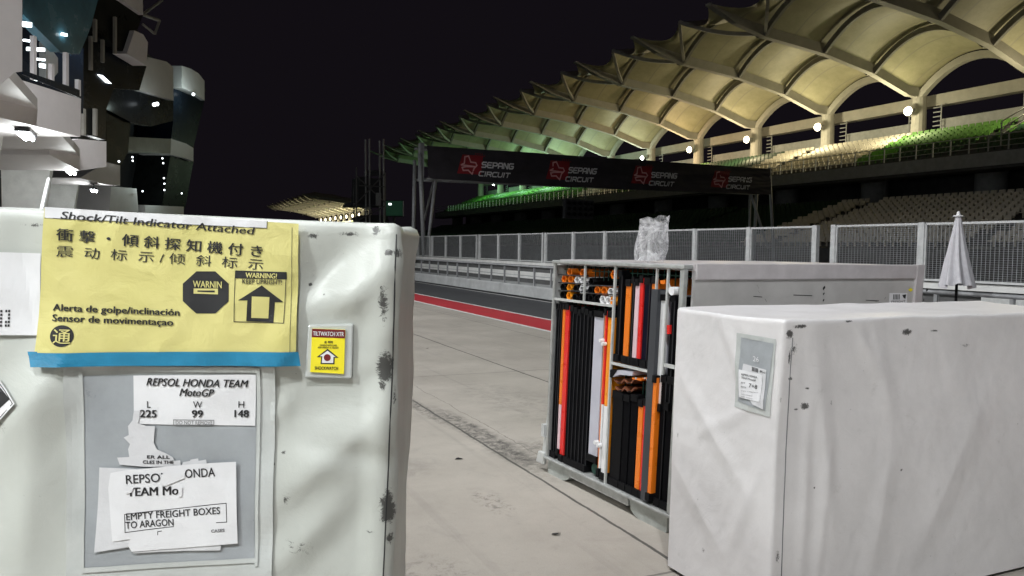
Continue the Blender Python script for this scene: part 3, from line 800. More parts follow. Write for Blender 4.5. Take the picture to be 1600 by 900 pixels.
# lamps under the canopy, one per garage bay along the whole row
def canopy_lamp(p, label):
    t = thing('canopy_lamp', label, 'lamp', p, 'tube lamps under the pit building canopy')
    p = Vector(p)
    MB().box(p+Vector((-.16,-.6,.05)), p+Vector((.16,.6,.13))).bar(p+Vector((0,0,.12)), p+Vector((0,0,.55)), .05, .05).build('fitting', M['dksteel'], t)
    MB().tube([p+Vector((-.07,-.55,0)), p+Vector((-.07,.55,0))], .045, 8).tube([p+Vector((.07,-.55,0)), p+Vector((.07,.55,0))], .045, 8).build('tubes', M['tubeL'], t)
    ld = bpy.data.lights.new('canopy_lamp_glow', 'POINT'); ld.energy = PIT_W*(5.2 if -1 < p.y < 1 else 1.3); ld.color = (.95, 1, .98); ld.shadow_soft_size = .22
    lo = bpy.data.objects.new('canopy_lamp_glow', ld); COL.objects.link(lo); lo.parent = t; lo.location = (0, 0, -.3)
LY = [22.3, 33.0, 44.0, 11.1, -.1, -11.3, -22.5]
for i, yy in enumerate(LY):
    lab = ['bright white tube lamp under the canopy nearest the left edge', 'bright tube lamp under the second balcony of the pit building',
           'smallest bright tube lamp under the third balcony'][i] if i < 3 else 'tube lamp under the pit canopy outside the frame, %s bay towards the camera' % ORD[i-3]
    canopy_lamp((-2.95, yy, 4.16), lab)

# floodlights on the pit building's upper edge, one per bay, that light the pit lane
def pit_flood(p, label):
    t = thing('pit_floodlight', label, 'floodlight', p, 'floodlights along the top edge of the pit building'); p = Vector(p)
    MB().box(p+Vector((-.15,-.3,-.2)), p+Vector((.15,.3,.2))).bar(p+Vector((-.1,0,.1)), p+Vector((-1.6,0,.5)), .08, .08).build('housing', M['dksteel'], t)
    MB().box(p+Vector((.152,-.26,-.17)), p+Vector((.17,.26,.17))).build('lens', M['lensG'], t)
    ld = bpy.data.lights.new('pit_floodlight_glow', 'SPOT'); ld.energy = FLOOD_W*(.45 if p.y < -10 else 1.05); ld.color = (.97, .985, 1); ld.shadow_soft_size = .25
    ld.spot_size = R(118); ld.spot_blend = .6
    lo = bpy.data.objects.new('pit_floodlight_glow', ld); COL.objects.link(lo); lo.parent = t; lo.location = (.35, 0, 0)
    lo.rotation_euler = Vector((5.8, 0, -10)).to_track_quat('-Z', 'Y').to_euler()
for i, yy in enumerate((6.2, -5.0, 17.4, -16.2, 28.6)):
    pit_flood((-2.6, yy, 11.5), 'boxy floodlight on the pit building edge above the frame, %s from the camera' % ORD[i])

# ------------------------------------------------------------------ left freight crate (soft white cover)
ANG = R(24.6+84.3)
rr0 = Vector((math.sin(ANG), math.cos(ANG), 0)); nn0 = Vector((rr0.y, -rr0.x, 0))      # nn0 points at the camera
P0 = EYE + 1.25*Vector((math.sin(YAW), math.cos(YAW), 0)); TAU = R(1.2)
ra = rr0*math.cos(TAU) - Vector((0,0,1))*math.sin(TAU); ub = Vector((0,0,1))*math.cos(TAU) + rr0*math.sin(TAU)
if nn0.dot(Fv) > 0: nn0 = -nn0
def lab_(x, y):
    p = on_plane(x, y, P0, nn0)-P0; return p.dot(ra), p.dot(ub)
A1, B1 = -.180, .036; A0 = A1-2.25; B0 = -1.53; DEP = .99
def sm(x, a, b):
    t = min(1, max(0, (x-a)/(b-a))); return t*t*(3-2*t)
def seg_fold(a, b, p, q, wd, h):
    px_, py_ = p; qx, qy = q; L2 = (qx-px_)**2+(qy-py_)**2
    t = max(0, min(1, ((a-px_)*(qx-px_)+(b-py_)*(qy-py_))/L2))
    d = math.hypot(a-px_-(qx-px_)*t, b-py_-(qy-py_)*t)
    k = 1-d/wd
    if k <= 0: return 0.0
    k = k*k*(1.6-.6*k) if k < .5 else k-.175
    return h*k*1.2*(.25+.75*math.sin(math.pi*min(1, max(0, t*.9+.05))))
FOLDS = [((650,380),(440,566),.075,.030), ((632,480),(520,600),.05,.014), ((606,640),(436,780),.085,.028), ((612,400),(588,890),.035,.009),  # long diagonal crests are shaped to mimic shade bands across the cover
         ((545,380),(478,470),.06,-.016), ((560,760),(425,890),.05,.016), ((455,616),(432,655),.018,.008), ((110,560),(10,690),.08,.022), ((60,640),(40,890),.07,.020),
         ((20,345),(60,540),.06,-.010), ((480,690),(610,720),.035,-.010), ((520,590),(600,560),.02,.006)]
FO = [(lab_(*p), lab_(*q), wd, h) for p, q, wd, h in FOLDS]
IC = lab_(515, 548)
def ldisp(a, b):
    d = .010*noise.noise((a*2.2, b*2.2, 3.1)) + .0028*noise.noise((a*6+b*2, b*6-a*3, 9.0)) + .0012*(1-abs(noise.noise((a*13+b*5, b*11, 5)))*2)
    for p, q, wd, h in FO: d += seg_fold(a, b, p, q, wd, h)
    d *= .15+.85*sm(math.hypot(a-IC[0], (b-IC[1])*.8), .035, .085)      # flat behind the tilt indicator
    hem = sm(a, A1-.045, A1-.035)*.004
    return d + hem
def LP(a, b, off=0.0): return P0 + ra*a + ub*b + nn0*(ldisp(a, b)+off)
lc = thing('covered_freight_crate', 'tall freight crate under a grubby white cover with a yellow notice taped on', 'freight crate', (P0+ra*(A1-1.1)-nn0*.5+Vector((0,0,-P0.z))).to_tuple())
def cover(name, a0, a1, b0, b1, dep, rad, fn, mats, parent, org, ax, up, nr, na, nb, nd):
    """rounded soft box: front face towards nr, draped over the crate"""
    mb = MB()
    def S(a, b, c):
        q = Vector((min(max(a, a0+rad), a1-rad), min(b, b1-rad), min(max(c, -dep+rad), -rad)))
        p = Vector((a, b, c)); d = p-q
        if d.length > 1e-6: n = d.normalized(); p = q+n*rad
        else: n = Vector((0, 0, 1))
        e = fn(a, b, c, n)
        p = p + n*e
        return org + ax*p.x + up*p.y + nr*p.z
    cr = lambda t: t
    mb.grid(lambda u, v: S(a0+(a1-a0)*u, b0+(b1-b0)*v, 0), na, nb)
    mb.grid(lambda u, v: S(a0+(a1-a0)*u, b0+(b1-b0)*v, -dep), na//3, nb//3)
    mb.grid(lambda u, v: S(a1, b0+(b1-b0)*v, -dep*u), nd, nb)
    mb.grid(lambda u, v: S(a0, b0+(b1-b0)*v, -dep*u), nd, nb)
    mb.grid(lambda u, v: S(a0+(a1-a0)*u, b1, -dep*v), na, nd)
    return mb.build(name, mats, parent, smooth=True, weld=.0005)
def lfn(a, b, c, n):
    side = .012*noise.noise((c*3, b*3, a*2+7)) + .004*noise.noise((c*11, b*11, 2))
    e = ldisp(a, b)*max(0, n.z) + side*(1-max(0, n.z))
    if n.x > .5 and abs(c+.0) < .0: e += 0
    cor = math.exp(-((a-A1)**2+(b-B1)**2+(c+DEP*.9)**2*.05)/.0030)               # pinched top corner flap
    return e + .010*cor
def wspot(x, y, rx, rz, th=1.0):
    p = LP(*lab_(x, y)); return (p.x, p.y, p.z, rx, rz, th)
LSP = [wspot(603,572,.022,.04,1.25), wspot(598,600,.012,.02,.9), wspot(612,800,.03,.03,1.25), wspot(606,790,.02,.045,1.1), wspot(490,368,.016,.010,.85), wspot(545,366,.034,.008,.8), wspot(600,470,.014,.06,.8),
       wspot(588,360,.012,.02,.9), wspot(628,392,.02,.02,1.0), wspot(608,395,.012,.008,1), wspot(484,445,.005,.004,1), wspot(507,460,.004,.004,1), wspot(444,706,.009,.007,.75), wspot(428,724,.005,.006,.9),
       wspot(450,776,.014,.02,.5), wspot(470,850,.05,.03,.48), wspot(52,352,.03,.006,.7), wspot(620,610,.01,.05,1.0), wspot(615,840,.02,.02,1.0), wspot(8,660,.02,.03,.5), wspot(580,830,.02,.006,.7)]
M['tarpL'] = tarp('white_tarpaulin_grubby', (.55, .57, .535), LSP)
cover('cover', A0, A1, B0, B1, DEP, .014, lfn, M['tarpL'], lc, P0, ra, ub, nn0, 190, 132, 60)
bmr = MB()                                                             # black stitched seam of the corner strip
pts = [LP(A1-.012-.006*math.sin(v*5), B0+(B1-.02-B0)*v, .0012) for v in [i/60 for i in range(61)]]
bmr.tube(pts, .0011, 5); bmr.build('seam', M['ink'], lc)
fb = MB()
for sx_ in (-.12, -1.1, -2.1):
    for c_ in (.12, .85):
        p = P0+ra*(A1+sx_)-nn0*c_; fb.box((p.x-.06,p.y-.06,0), (p.x+.06,p.y+.06,P0.z+B0+.06))
fb.build('feet', M['grime'], lc)
def sheetL(x0a, y0a, x1a, y1a, off, nu=40, nv=30, wob=.002, sc=9, ph=0):
    """flat sheet on the cover between two photo corners -> function(a,b) and grid"""
    def f(a, b, e=0):
        cr = 1-abs(noise.noise((a*sc*1.7+b*6+ph, b*sc*1.6-a*5, 2.2)))*2.2
        return LP(a, b, off + e + wob*(1+noise.noise((a*sc+ph, b*sc, 4.4+ph))) + wob*.55*cr)
    return f
def quadgrid(mb, f, c, nu, nv, m=0):
    tl_, tr_, br_, bl2 = [lab_(*p) for p in c]
    def g(u, v):
        a = (tl_[0]*(1-u)+tr_[0]*u)*(1-v)+(bl2[0]*(1-u)+br_[0]*u)*v; b = (tl_[1]*(1-u)+tr_[1]*u)*(1-v)+(bl2[1]*(1-u)+br_[1]*u)*v
        return f(a, b)
    return mb.grid(g, nu, nv, m)
def edge_skirt(mb, f, c, m=0):   # a thin edge so a sheet has thickness from the side
    pass
def txt(mb, f, s, x, y, px_h, m=1, bold=0, shear=0, x_end=None, rot=0, e=.0009, spacing=1.0):
    """lettering whose baseline starts at photo point x,y, capital height px_h; x_end fits its width"""
    a, b = lab_(x, y); s1 = px_h*1.25/FPX
    g = text2d(s, 1.0, bold, shear, spacing=spacing)
    hs = s1/.70; ws = hs
    if x_end is not None:
        wd = max(v[0] for v in g[0]); ws = (lab_(x_end, y)[0]-a)/wd
    g2_ = [(vx*ws, vy*hs) for vx, vy in g[0]], g[1]
    for i, k in enumerate((0, -1, 1, -.5, .5) if bold else (0,)):        # heavier strokes: shifted passes, each a hair above the last
        put(mb, g2_, lambda u, v: f(u, v, e+.00025+.00012*i), m, a+k*bold*1.1*ws, b+(k*bold*.5*hs if abs(k) == .5 else 0), rot)
def fill(mb, f, pts, m, e=.0007, ml=.012):
    put(mb, poly2d([lab_(*p) for p in pts], ml), lambda u, v: f(u, v, e), m)
def lines(mb, f, pts, wd_px, m, closed=False, e=.0009):
    P = [lab_(*p) for p in pts]; Q = []
    for (p, q) in list(zip(P, P[1:])) + ([(P[-1], P[0])] if closed else []):
        n_ = max(1, int(math.hypot(q[0]-p[0], q[1]-p[1])/.02))
        for i in range(n_): Q.append((p[0]+(q[0]-p[0])*i/n_, p[1]+(q[1]-p[1])*i/n_))
    if not closed: Q.append(P[-1])
    put(mb, stroke2d(Q, wd_px*1.25/FPX, closed), lambda u, v: f(u, v, e), m)

# grey pocket behind, then notice on top
fP = sheetL(0, 0, 0, 0, .003, wob=.0012, sc=6)
pk = MB(); quadgrid(pk, fP, [(106,568),(432,572),(427,905),(106,905)], 40, 36, 0)
fP2 = lambda a, b, e=0: fP(a, b, .0012+e)
quadgrid(pk, fP2, [(134,586),(402,584),(399,869),(135,884)], 34, 34, 1)
for c in ([(134,571),(404,573),(404,581),(134,580)], [(128,578),(134,578),(135,884),(129,884)], [(403,574),(409,574),(405,880),(400,880)], [(130,884),(405,868),(405,875),(130,892)]):
    quadgrid(pk, lambda a, b, e=0: fP(a, b, .0026), c, 30, 30, 0)
pocket = pk.build('label_pocket', [M['vinylclear'], M['vinylgrey']], lc, smooth=False, normals=False)
# header sheet
fH = lambda a, b, e=0: fP(a, b, .0030+e)
h1 = MB(); quadgrid(h1, fH, [(210,586),(402,584),(400,664),(212,661)], 24, 12, 0)
txt(h1, fH, 'REPSOL HONDA TEAM', 230, 601, 11.5, 1, .022, .28, 390)
txt(h1, fH, 'MotoGP', 282, 617, 11.5, 1, .022, .28, 337)
for s, x, xe_ in (('L', 231, 238), ('W', 304, 318), ('H', 373, 383)): txt(h1, fH, s, x, 635.5, 10, 1, 0, 0, xe_)
for s, x, xe_ in (('225', 221, 247), ('99', 302, 319), ('148', 365, 390)): txt(h1, fH, s, x, 650, 11, 1, .028, 0, xe_)
txt(h1, fH, 'DO NOT REMOVE', 277, 661, 5.5, 2, 0, 0, 334)
lines(h1, fH, [(274,654),(336,655),(336,662),(274,662)], .8, 2, True)
h1.build('paper_label', [M['paper'], M['ink'], M['inkgrey']], pocket, normals=False)
# torn scraps
fT = lambda a, b, e=0: fP(a, b, .0036+e)
ts = MB()
fill(ts, fT, [(212,640),(222,640),(219,660),(232,664),(245,664),(243,690),(248,700),(262,706),(272,712),(275,718),(284,717),(285,726),(262,727),(228,727),(190,724),(186,713),(205,712),(203,700),(206,692),(196,682),(204,678),(203,664),(210,655)], 0)
for i, (x, y) in enumerate(((288,720),(300,716),(312,718))): fill(ts, fT, [(x,y),(x+12,y-2),(x+14,y+8),(x-2,y+9)], 0)
txt(ts, fT, 'ER ALL', 232, 714, 5, 1, .02, 0, 268); txt(ts, fT, 'CLES IN THE', 226, 722, 5, 1, .02, 0, 274)
ts.build('torn_paper', [M['paperold'], M['ink']], pocket, normals=False)
# the two loose papers
fB = lambda a, b, e=0: fP(a, b, .0042+e)
b1 = MB(); fill(b1, fB, [(159,728),(250,732),(330,728),(348,850),(347,856),(290,857),(212,861),(205,851),(152,859)], 0)
b1.build('paper_backing', M['paperold'], pocket, normals=False)
fF = lambda a, b, e=0: fP(a, b, .0058+e)
b2 = MB(); fill(b2, fF, [(177,736),(200,732),(310,722),(371,719),(374,845),(300,851),(210,858),(204,848),(208,838),(180,842),(176,800),(173,760)], 0)
rt = R(4.2)
txt(b2, fF, 'REPSOL', 200, 753, 13.5, 1, .012, 0, 264, rt); txt(b2, fF, 'ONDA', 292, 744, 13.5, 1, .012, 0, 339, rt)
txt(b2, fF, 'TEAM Mo', 203, 772, 13, 1, .03, 0, 282, R(2.5))
fill(b2, fF, [(256,738),(292,734),(292,744),(262,756),(256,754)], 0, .0024)
fill(b2, fF, [(200,758),(214,757),(210,766),(201,768)], 0, .0024); fill(b2, fF, [(282,758),(288,757),(288,772),(283,773)], 0, .0024)
txt(b2, fF, 'EMPTY FREIGHT BOXES', 201, 809, 10.5, 1, .012, 0, 347, rt)
txt(b2, fF, 'TO ARAGON', 201, 822, 10.5, 1, .012, 0, 275, rt)
lines(b2, fF, [(275,819),(200,828),(199,800),(356,783),(357,812),(341,813)], 1.1, 1)
lines(b2, fF, [(250,832),(250,827),(256,826)], 1.1, 1)
txt(b2, fF, 'CASES', 333, 828, 4.5, 2, .02, 0, 354, rt)
b2.build('paper_note', [M['paper'], M['ink'], M['inkgrey']], pocket, normals=False)
# yellow notice
fY = sheetL(0, 0, 0, 0, .0095, wob=.0034, sc=10)
yn = MB(); quadgrid(yn, fY, [(76,326),(469,350),(466,556),(61,556)], 90, 50, 0)
quadgrid(yn, lambda a, b, e=0: fY(a, b, .0006), [(77,324),(420,346),(420,357),(77,341)], 60, 4, 1)
txt(yn, lambda a, b, e=0: fY(a, b, .0014), 'Shock/Tilt Indicator Attached', 100, 342, 11, 2, .012, .12, 402, R(-2.6))
lines(yn, fY, [(77,341),(420,357),(421,346)], .8, 2)
txt(yn, fY, '衝 撃 ・ 傾 斜 探 知 機 付 き', 95, 374, 13.5, 2, .016, 0, 414, R(-2.8))
txt(yn, fY, '震  动  标  示 / 倾  斜  标  示', 94, 399, 12.5, 2, .0, 0, 415, R(-1.9))
txt(yn, fY, 'Alerta de golpe/inclinación', 89, 484, 10, 2, .026, 0, 285, R(-.8))
txt(yn, fY, 'Sensor de movimentaçao', 88, 500, 10, 2, .026, 0, 275, R(-.8))
cx, cy, rad = 326, 456, 39
fill(yn, fY, [(cx+rad*math.cos(R(22.5+45*i)), cy+rad*.90*math.sin(R(22.5+45*i))) for i in range(8)], 2, .0007)
txt(yn, fY, 'WARNIN', 306, 448, 10, 0, .02, 0, 351, e=.0013)
fill(yn, fY, [(307,450),(345,450),(345,459),(307,458)], 0, .0013); fill(yn, fY, [(313,453),(340,453),(340,456),(313,455)], 2, .0017)
lines(yn, fY, [(372,423),(450,425),(447,503),(370,501)], 1, 2, True)
fill(yn, fY, [(372,422),(451,425),(451,436),(372,434)], 2)
txt(yn, fY, 'WARNING!', 388, 433, 7.5, 0, .03, 0, 436, e=.0013)
txt(yn, fY, 'KEEP UPRIGHT!', 382, 442, 7, 2, .012, 0, 444)
fill(yn, fY, [(413,445),(446,471),(433,471),(431,502),(389,500),(391,468),(377,468)], 2)
fill(yn, fY, [(398,462),(425,463),(423,496),(397,495)], 0, .0013)
cx, cy = 105, 523
fill(yn, fY, [(cx+18.5*math.cos(R(12*i)), cy+16.5*math.sin(R(12*i))) for i in range(30)], 2, .0007, .008)
txt(yn, fY, '通', 91, 532.5, 16.5, 0, .012, 0, 119, e=.0013)
lines(yn, fY, [(459,356),(457,556)], .7, 2)
yn.build('yellow_notice', [M['yellow'], M['paper'], M['ink']], lc, normals=False)
fK = lambda a, b, e=0: fY(a, b, .0022)
tp = MB(); quadgrid(tp, fK, [(53,549),(470,547),(473,569),(60,570)], 70, 4)
quadgrid(tp, lambda a, b, e=0: fY(a, b, .0028), [(52,547),(68,547),(68,553),(54,553)], 4, 2)
tp.build('blue_tape', M['bluetape'], lc, normals=False)
# tilt indicator in its clear case
fI = lambda a, b, e=0: LP(lab_(514,548)[0], lab_(514,548)[1], .010) + ra*(a-lab_(514,548)[0]) + ub*(b-lab_(514,548)[1]) + nn0*e
ti = MB()
P4 = [lab_(*p) for p in ((483,507),(553,505),(551,590),(478,588))]
ti.prism([fI(a, b, .0) for a, b in P4], -nn0*.010, 0)
ind = ti.build('tilt_indicator', [M['vinylclear']], lc, bevel=.0025)
tl2 = MB(); e0 = .0035
tl2.prism([fI(*lab_(*p), e0) for p in ((490,512),(541,514),(539,582),(487,579))], -nn0*.0034, 0)
def fL(a, b, e=0): return fI(a, b, e0+e*.6)
fill(tl2, fL, [(490,512),(541,514),(540.5,527),(489.5,525)], 1)
txt(tl2, fL, 'TILTWATCH XTR', 491.5, 522.5, 6.5, 3, .025, 0, 539, e=.0016)
txt(tl2, fL, '# 400', 509, 534, 3.5, 2, .02, 0, 522); txt(tl2, fL, 'HANDLE WITH CARE', 502, 538.5, 2.6, 2, .02, 0, 528); txt(tl2, fL, 'KEEP UPRIGHT IN TRANSIT', 499, 542, 2.4, 2, .02, 0, 531)
fill(tl2, fL, [(514,543),(531,557),(525,557),(524.5,567),(503,566.5),(504,556),(497,556)], 2)
fill(tl2, fL, [(514,546),(526.5,555.5),(523,555.5),(522.5,565),(505,564.8),(506,554.5),(501.5,554.5)], 3, .0013)
fill(tl2, fL, [(513.5+5.4*math.cos(R(20*i)), 556.5+5.4*math.sin(R(20*i))) for i in range(18)], 1, .002)
txt(tl2, fL, 'SHOCKWATCH', 494, 575, 5, 2, .02, 0, 530)
tl2.build('warning_label', [M['labyellow'], M['maroon'], M['ink'], M['paper']], ind, normals=False)
# left pocket sheet and arrow sticker at the frame edge
sl_ = MB(); fS = sheetL(0,0,0,0,.004, wob=.001)
quadgrid(sl_, fS, [(-60,392),(64,396),(60,524),(-60,522)], 20, 16, 0)
for dx in (0, 9):
    for r_ in range(5):
        for c_ in range(2):
            if dx == 9 and c_ == 0 and r_ in (1, 2): continue
            x0 = dx+1+c_*4-(0 if dx else 2); y0 = 484+r_*5.6
            fill(sl_, fS, [(x0,y0),(x0+2.8,y0),(x0+2.8,y0+3.6),(x0,y0+3.6)], 1)
sl_.build('side_sheet', [M['paper'], M['ink']], lc, normals=False)
ar = MB(); fill(ar, fS, [(-2,588),(36,626),(-2,664),(-40,626)], 0); lines(ar, fS, [(-2,592),(32,626),(-2,660),(-36,626)], 1.2, 1, True)
fill(ar, fS, [(-20,606),(6,610),(3,602),(26,620),(2,640),(5,632),(-20,632)], 1, .0012)
ar.build('arrow_sticker', [M['paper'], M['ink']], lc, normals=False)

# ------------------------------------------------------------------ right freight crate
X0c, X1c, Y0c, Y1c, Z1c = 2.33, 4.62, 2.42, 3.14, 1.325
rc = thing('covered_freight_crate', 'lower boxy freight crate under a scuffed white cover in the right foreground', 'freight crate', ((X0c+X1c)/2, (Y0c+Y1c)/2, 0))
RL = .016
def rsh(p): return Vector((p.x + RL*(p.z-.6), p.y, p.z))
def rdispL(y, z):
    d = .010*noise.noise((y*2.4, z*2, 11)) + .002*noise.noise((y*8+z*3, z*7, 3)) + .0012*(1-abs(noise.noise((y*14+z*4, z*12, 5)))*2)
    for p, q, wd, h in (((3.08,1.0),(2.6,.55),.08,.009),((3.1,.55),(2.7,.2),.09,.009),((2.46,1.0),(2.95,.72),.06,.007),((2.8,1.3),(2.6,.95),.06,.008),((2.5,.7),(2.7,.25),.07,.010)):
        d += seg_fold(y, z, p, q, wd, h)
    return d
def rdispF(x, z):
    d = .016*noise.noise((x*1.5, z*1.3, 21)) + .003*noise.noise((x*6+z*2, z*4, 5)) + .0014*(1-abs(noise.noise((x*13+z*4, z*10, 5)))*2)
    for p, q, wd, h in (((2.50,1.29),(2.66,.4),.09,.012),((2.85,1.29),(3.0,.85),.09,.010),((3.65,.95),(3.2,.2),.16,.012),((2.50,1.0),(2.49,.15),.05,.009),((2.62,.8),(2.58,.1),.05,.007),((3.3,1.2),(3.7,.6),.14,.009),((2.74,1.3),(2.88,1.08),.06,.012),((3.0,.75),(2.9,.1),.10,.009)):
        d += seg_fold(x, z, p, q, wd, h)
    return d
def rfn(a, b, c, n):      # a along X, c depth: front face at Y0c
    x = a; z = b; y = Y0c - c
    e = rdispF(x, z)*max(0, -1*0+n.z) + rdispL(y, z)*max(0, -n.x) + (.008*noise.noise((x*4, y*4, 2))-.012*math.sin(math.pi*min(1,max(0,(y-Y0c)/.72))))*max(0, n.y)
    return e
def rs(x, y, rx, rz, th=1.0, face='F'):
    p = at_y(x, y, Y0c) if face == 'F' else at_x(x, y, X0c); return (p.x, p.y, p.z, rx, rz, th)
RSP = [rs(1233,522,.03,.03,1.1), rs(1250,510,.06,.014,1.0), rs(1234,560,.010,.05,1.15), rs(1236,592,.02,.012,1.2), rs(1258,635,.03,.025,1.15), rs(1246,640,.02,.008,1.2), rs(1262,607,.02,.008,1),
       rs(1420,519,.05,.025,1.25), rs(1462,517,.04,.008,1), rs(1407,734,.016,.012,1.05), rs(1272,762,.007,.007,1.3), rs(1298,630,.012,.02,.8), rs(1221,625,.01,.03,.9), rs(1240,545,.05,.05,.6),
       rs(1510,540,.08,.02,.6), rs(1222,760,.008,.10,.8), rs(1215,870,.02,.05,.8), rs(1325,502,.04,.01,.9), rs(1100,860,.03,.03,.6,'L'), rs(1060,680,.02,.03,.6,'L')]
M['tarpR'] = tarp('white_tarpaulin_scuffed', (.75, .73, .735), RSP, seed=13.0)
mbR = None
def coverR():
    class W: pass
    ax = Vector((1,0,0)); up = Vector((0,0,1)); nr = Vector((0,-1,0))
    o = cover('cover', X0c, X1c, .02, Z1c, Y1c-Y0c, .015, rfn, M['tarpR'], rc, Vector((0,Y0c,0)), ax, up, nr, 170, 100, 60)
    off = wloc(rc)
    for v in o.data.vertices:
        v.co.x += RL*(v.co.z+off.z-.6)
    return o
coverR()
MB().box((X0c+.06,Y0c+.06,0), (X1c-.06,Y1c-.06,.12)).build('base_pallet', M['grime'], rc)
def RF(y, z, off=0): return rsh(Vector((X0c-rdispL(y, z)-off, y, z)))
def ryz(x, y):
    p = at_x(x, y, X0c-.006); z = p.z
    for _ in range(3): p = at_x(x, y, X0c-.006+RL*(p.z-.6))
    return p.y, p.z
sm_ = MB(); sm_.tube([rsh(Vector((X0c+.055, Y0c-rdispF(X0c+.055, z)-.001, z))) for z in [.05+i*.06 for i in range(21)]], .0022, 5); sm_.build('seam', M['inkgrey'], rc)
def rput(mb, pts, m, off):
    put(mb, poly2d([ryz(*p) for p in pts], .03), lambda u, v: RF(u, v, off), m)
pr_ = MB(); rput(pr_, [(1150,520),(1210,530),(1203,652),(1147,635)], 0, .003); rput(pr_, [(1157,527),(1207,537),(1196,642),(1152,627)], 1, .005)
rput(pr_, [(1168,524),(1188,527),(1188,533),(1168,530)], 0, .0065)
pko = pr_.build('label_pocket', [M['vinylclear'], M['vinylgrey']], rc, normals=False)
def rtxt(mb, s, x, y, xe2, ph, m, off, bold=0):
    a = ryz(x, y); b = ryz(xe2[0], xe2[1]); g = text2d(s, 1.0, bold); wd = max(v[0] for v in g[0]); hs = ph
    vs = [RF(a[0]+(b[0]-a[0])*vx/wd, a[1]+(b[1]-a[1])*vx/wd+vy*hs/.7, off) for vx, vy in g[0]]
    mb.add(vs, g[1], m)
    if bold: mb.add([v+Vector((-.0004, -.0008, .0003)) for v in vs], g[1], m)
pr_ = MB(); rput(pr_, [(1161,568),(1197,578),(1194,640),(1178,632),(1158,600)], 0, .0075)
rtxt(pr_, '26', 1176, 564, (1185,566), .022, 2, .0085, .02)
for k in range(5): rput(pr_, [(1175+k*2.1,573+k*.6),(1176.2+k*2.1,573.3+k*.6),(1176.2+k*2.1,580+k*.6),(1175+k*2.1,579.7+k*.6)], 1, .009)
rtxt(pr_, 'Rc', 1187, 582, (1196,584), .010, 1, .009, .03)
pr_.build('paper_backing', [M['paperold'], M['ink'], M['paper']], pko, normals=False)
pr_ = MB(); rput(pr_, [(1156,577),(1192,586),(1189,628),(1155,620)], 0, .010)
rtxt(pr_, 'REPSOL HONDA', 1160, 586, (1184,591), .008, 1, .0115, .02); rtxt(pr_, 'TEAM MotoGP', 1160, 591, (1182,596), .008, 1, .0115, .02)
rtxt(pr_, 'PIT', 1160, 599, (1166,600), .007, 1, .0115); rtxt(pr_, 'BOX', 1160, 605, (1168,607), .007, 1, .0115); rtxt(pr_, '7+8', 1171, 605, (1184,608), .018, 1, .0115, .01)
for yy in (611, 616, 620): rtxt(pr_, 'EMPTY FREIGHT', 1160, yy, (1178 if yy != 611 else 1186, yy+3.5), .004, 2, .0115)
pr_.build('paper_label', [M['paper'], M['ink'], M['inkgrey']], pko, normals=False)

# ------------------------------------------------------------------ open aluminium container with racked panels
CA = Vector((2.515, 4.84, 0)); CE = Vector((.09, -1.35, 0)).normalized(); CN = Vector((-CE.y, CE.x, 0))
SH = .045
def CW(u, v, wd): return CA + CE*(u+SH*v) + Vector((0,0,v)) + CN*wd
def cuv(x, y):
    p = on_plane(x, y, CA, CN)-CA; return p.dot(CE)-SH*p.z, p.z
def c7(x, y): return cuv(840+x/4.287, 410+y/4.287)
def c8(x, y): return cuv(840+x/3.748, 600+y/3.75)
CWD, CH, CL = 1.335, 1.505, 2.03
VB = .125
ct = thing('open_freight_container', 'open aluminium freight container on box feet racked with coloured panels', 'container', CA.to_tuple())
def cbox(mb, u0, u1, v0, v1, w0, w1, m=0): return mb.box((u0, v0, w0), (u1, v1, w1), m, lambda p: CW(p.x, p.y, p.z))
f = MB(); cbox(f, -.018, .006, VB, CH, -.010, .010); f.build('front_post', M['framealu'], ct, bevel=.004)
f = MB(); cbox(f, CWD-.022, CWD+.012, VB, CH, -.010, .020); f.build('front_post', M['framealu'], ct, bevel=.004)
f = MB(); cbox(f, -.024, CWD+.016, CH, CH+.022, -.018, .05); f.build('top_rail', M['framealu'], ct, bevel=.005)
f = MB(); cbox(f, -.036, CWD+.02, VB-.020, VB, -.022, .06); f.build('bottom_rail', M['framealu'], ct, bevel=.006)
f = MB(); cbox(f, .29, .945, VB-.075, VB-.022, .0, .06); f.build('fork_beam', M['framealu'], ct, bevel=.004)
f = MB(); cbox(f, -.03, CWD+.02, VB-.06, VB-.01, .062, CL); f.build('floor', M['alu'], ct)
f = MB(); cbox(f, -.03, CWD+.02, CH-.01, CH+.028, .052, CL); f.build('roof', M['casetrim'], ct)
f = MB(); cbox(f, -.024, -.0185, VB, CH-.012, .012, CL); f.build('side_panel', M['alu'], ct)
f = MB(); cbox(f, CWD-.002, CWD+.018, VB, CH-.05, .062, CL)
sp_o = f.build('side_panel', M['casepink'], ct)
f = MB(); cbox(f, CWD-.01, CWD+.032, CH-.06, CH+.032, .062, CL+.01); f.build('edge_trim', M['casetrim'], ct, bevel=.006)
f = MB(); cbox(f, CWD-.01, CWD+.035, VB, CH+.034, CL-.06, CL+.02); f.build('rear_post', M['casetrim'], ct, bevel=.006)
f = MB(); cbox(f, -.03, CWD, VB, CH-.02, CL-.03, CL-.005); f.build('rear_panel', M['dksteel'], ct)
# feet: half-round skids
for u0, u1 in ((-.005, .29), (.945, 1.30)):
    for w0 in (.01, 1.75):
        pf = [(u0, VB-.022), (u0, .004), (u0+.02, 0), (u1-.10, 0), (u1-.055, .012), (u1-.02, .035), (u1, VB-.022)] if u0 < .5 else [(u0, VB-.022), (u0+.02, .035), (u0+.055, .012), (u0+.10, 0), (u1-.02, 0), (u1, .004), (u1, VB-.022)]
        MB().prism([CW(u-SH*v*0, v, w0) for u, v in pf], CN*.22).build('foot', M['footmetal'], ct)
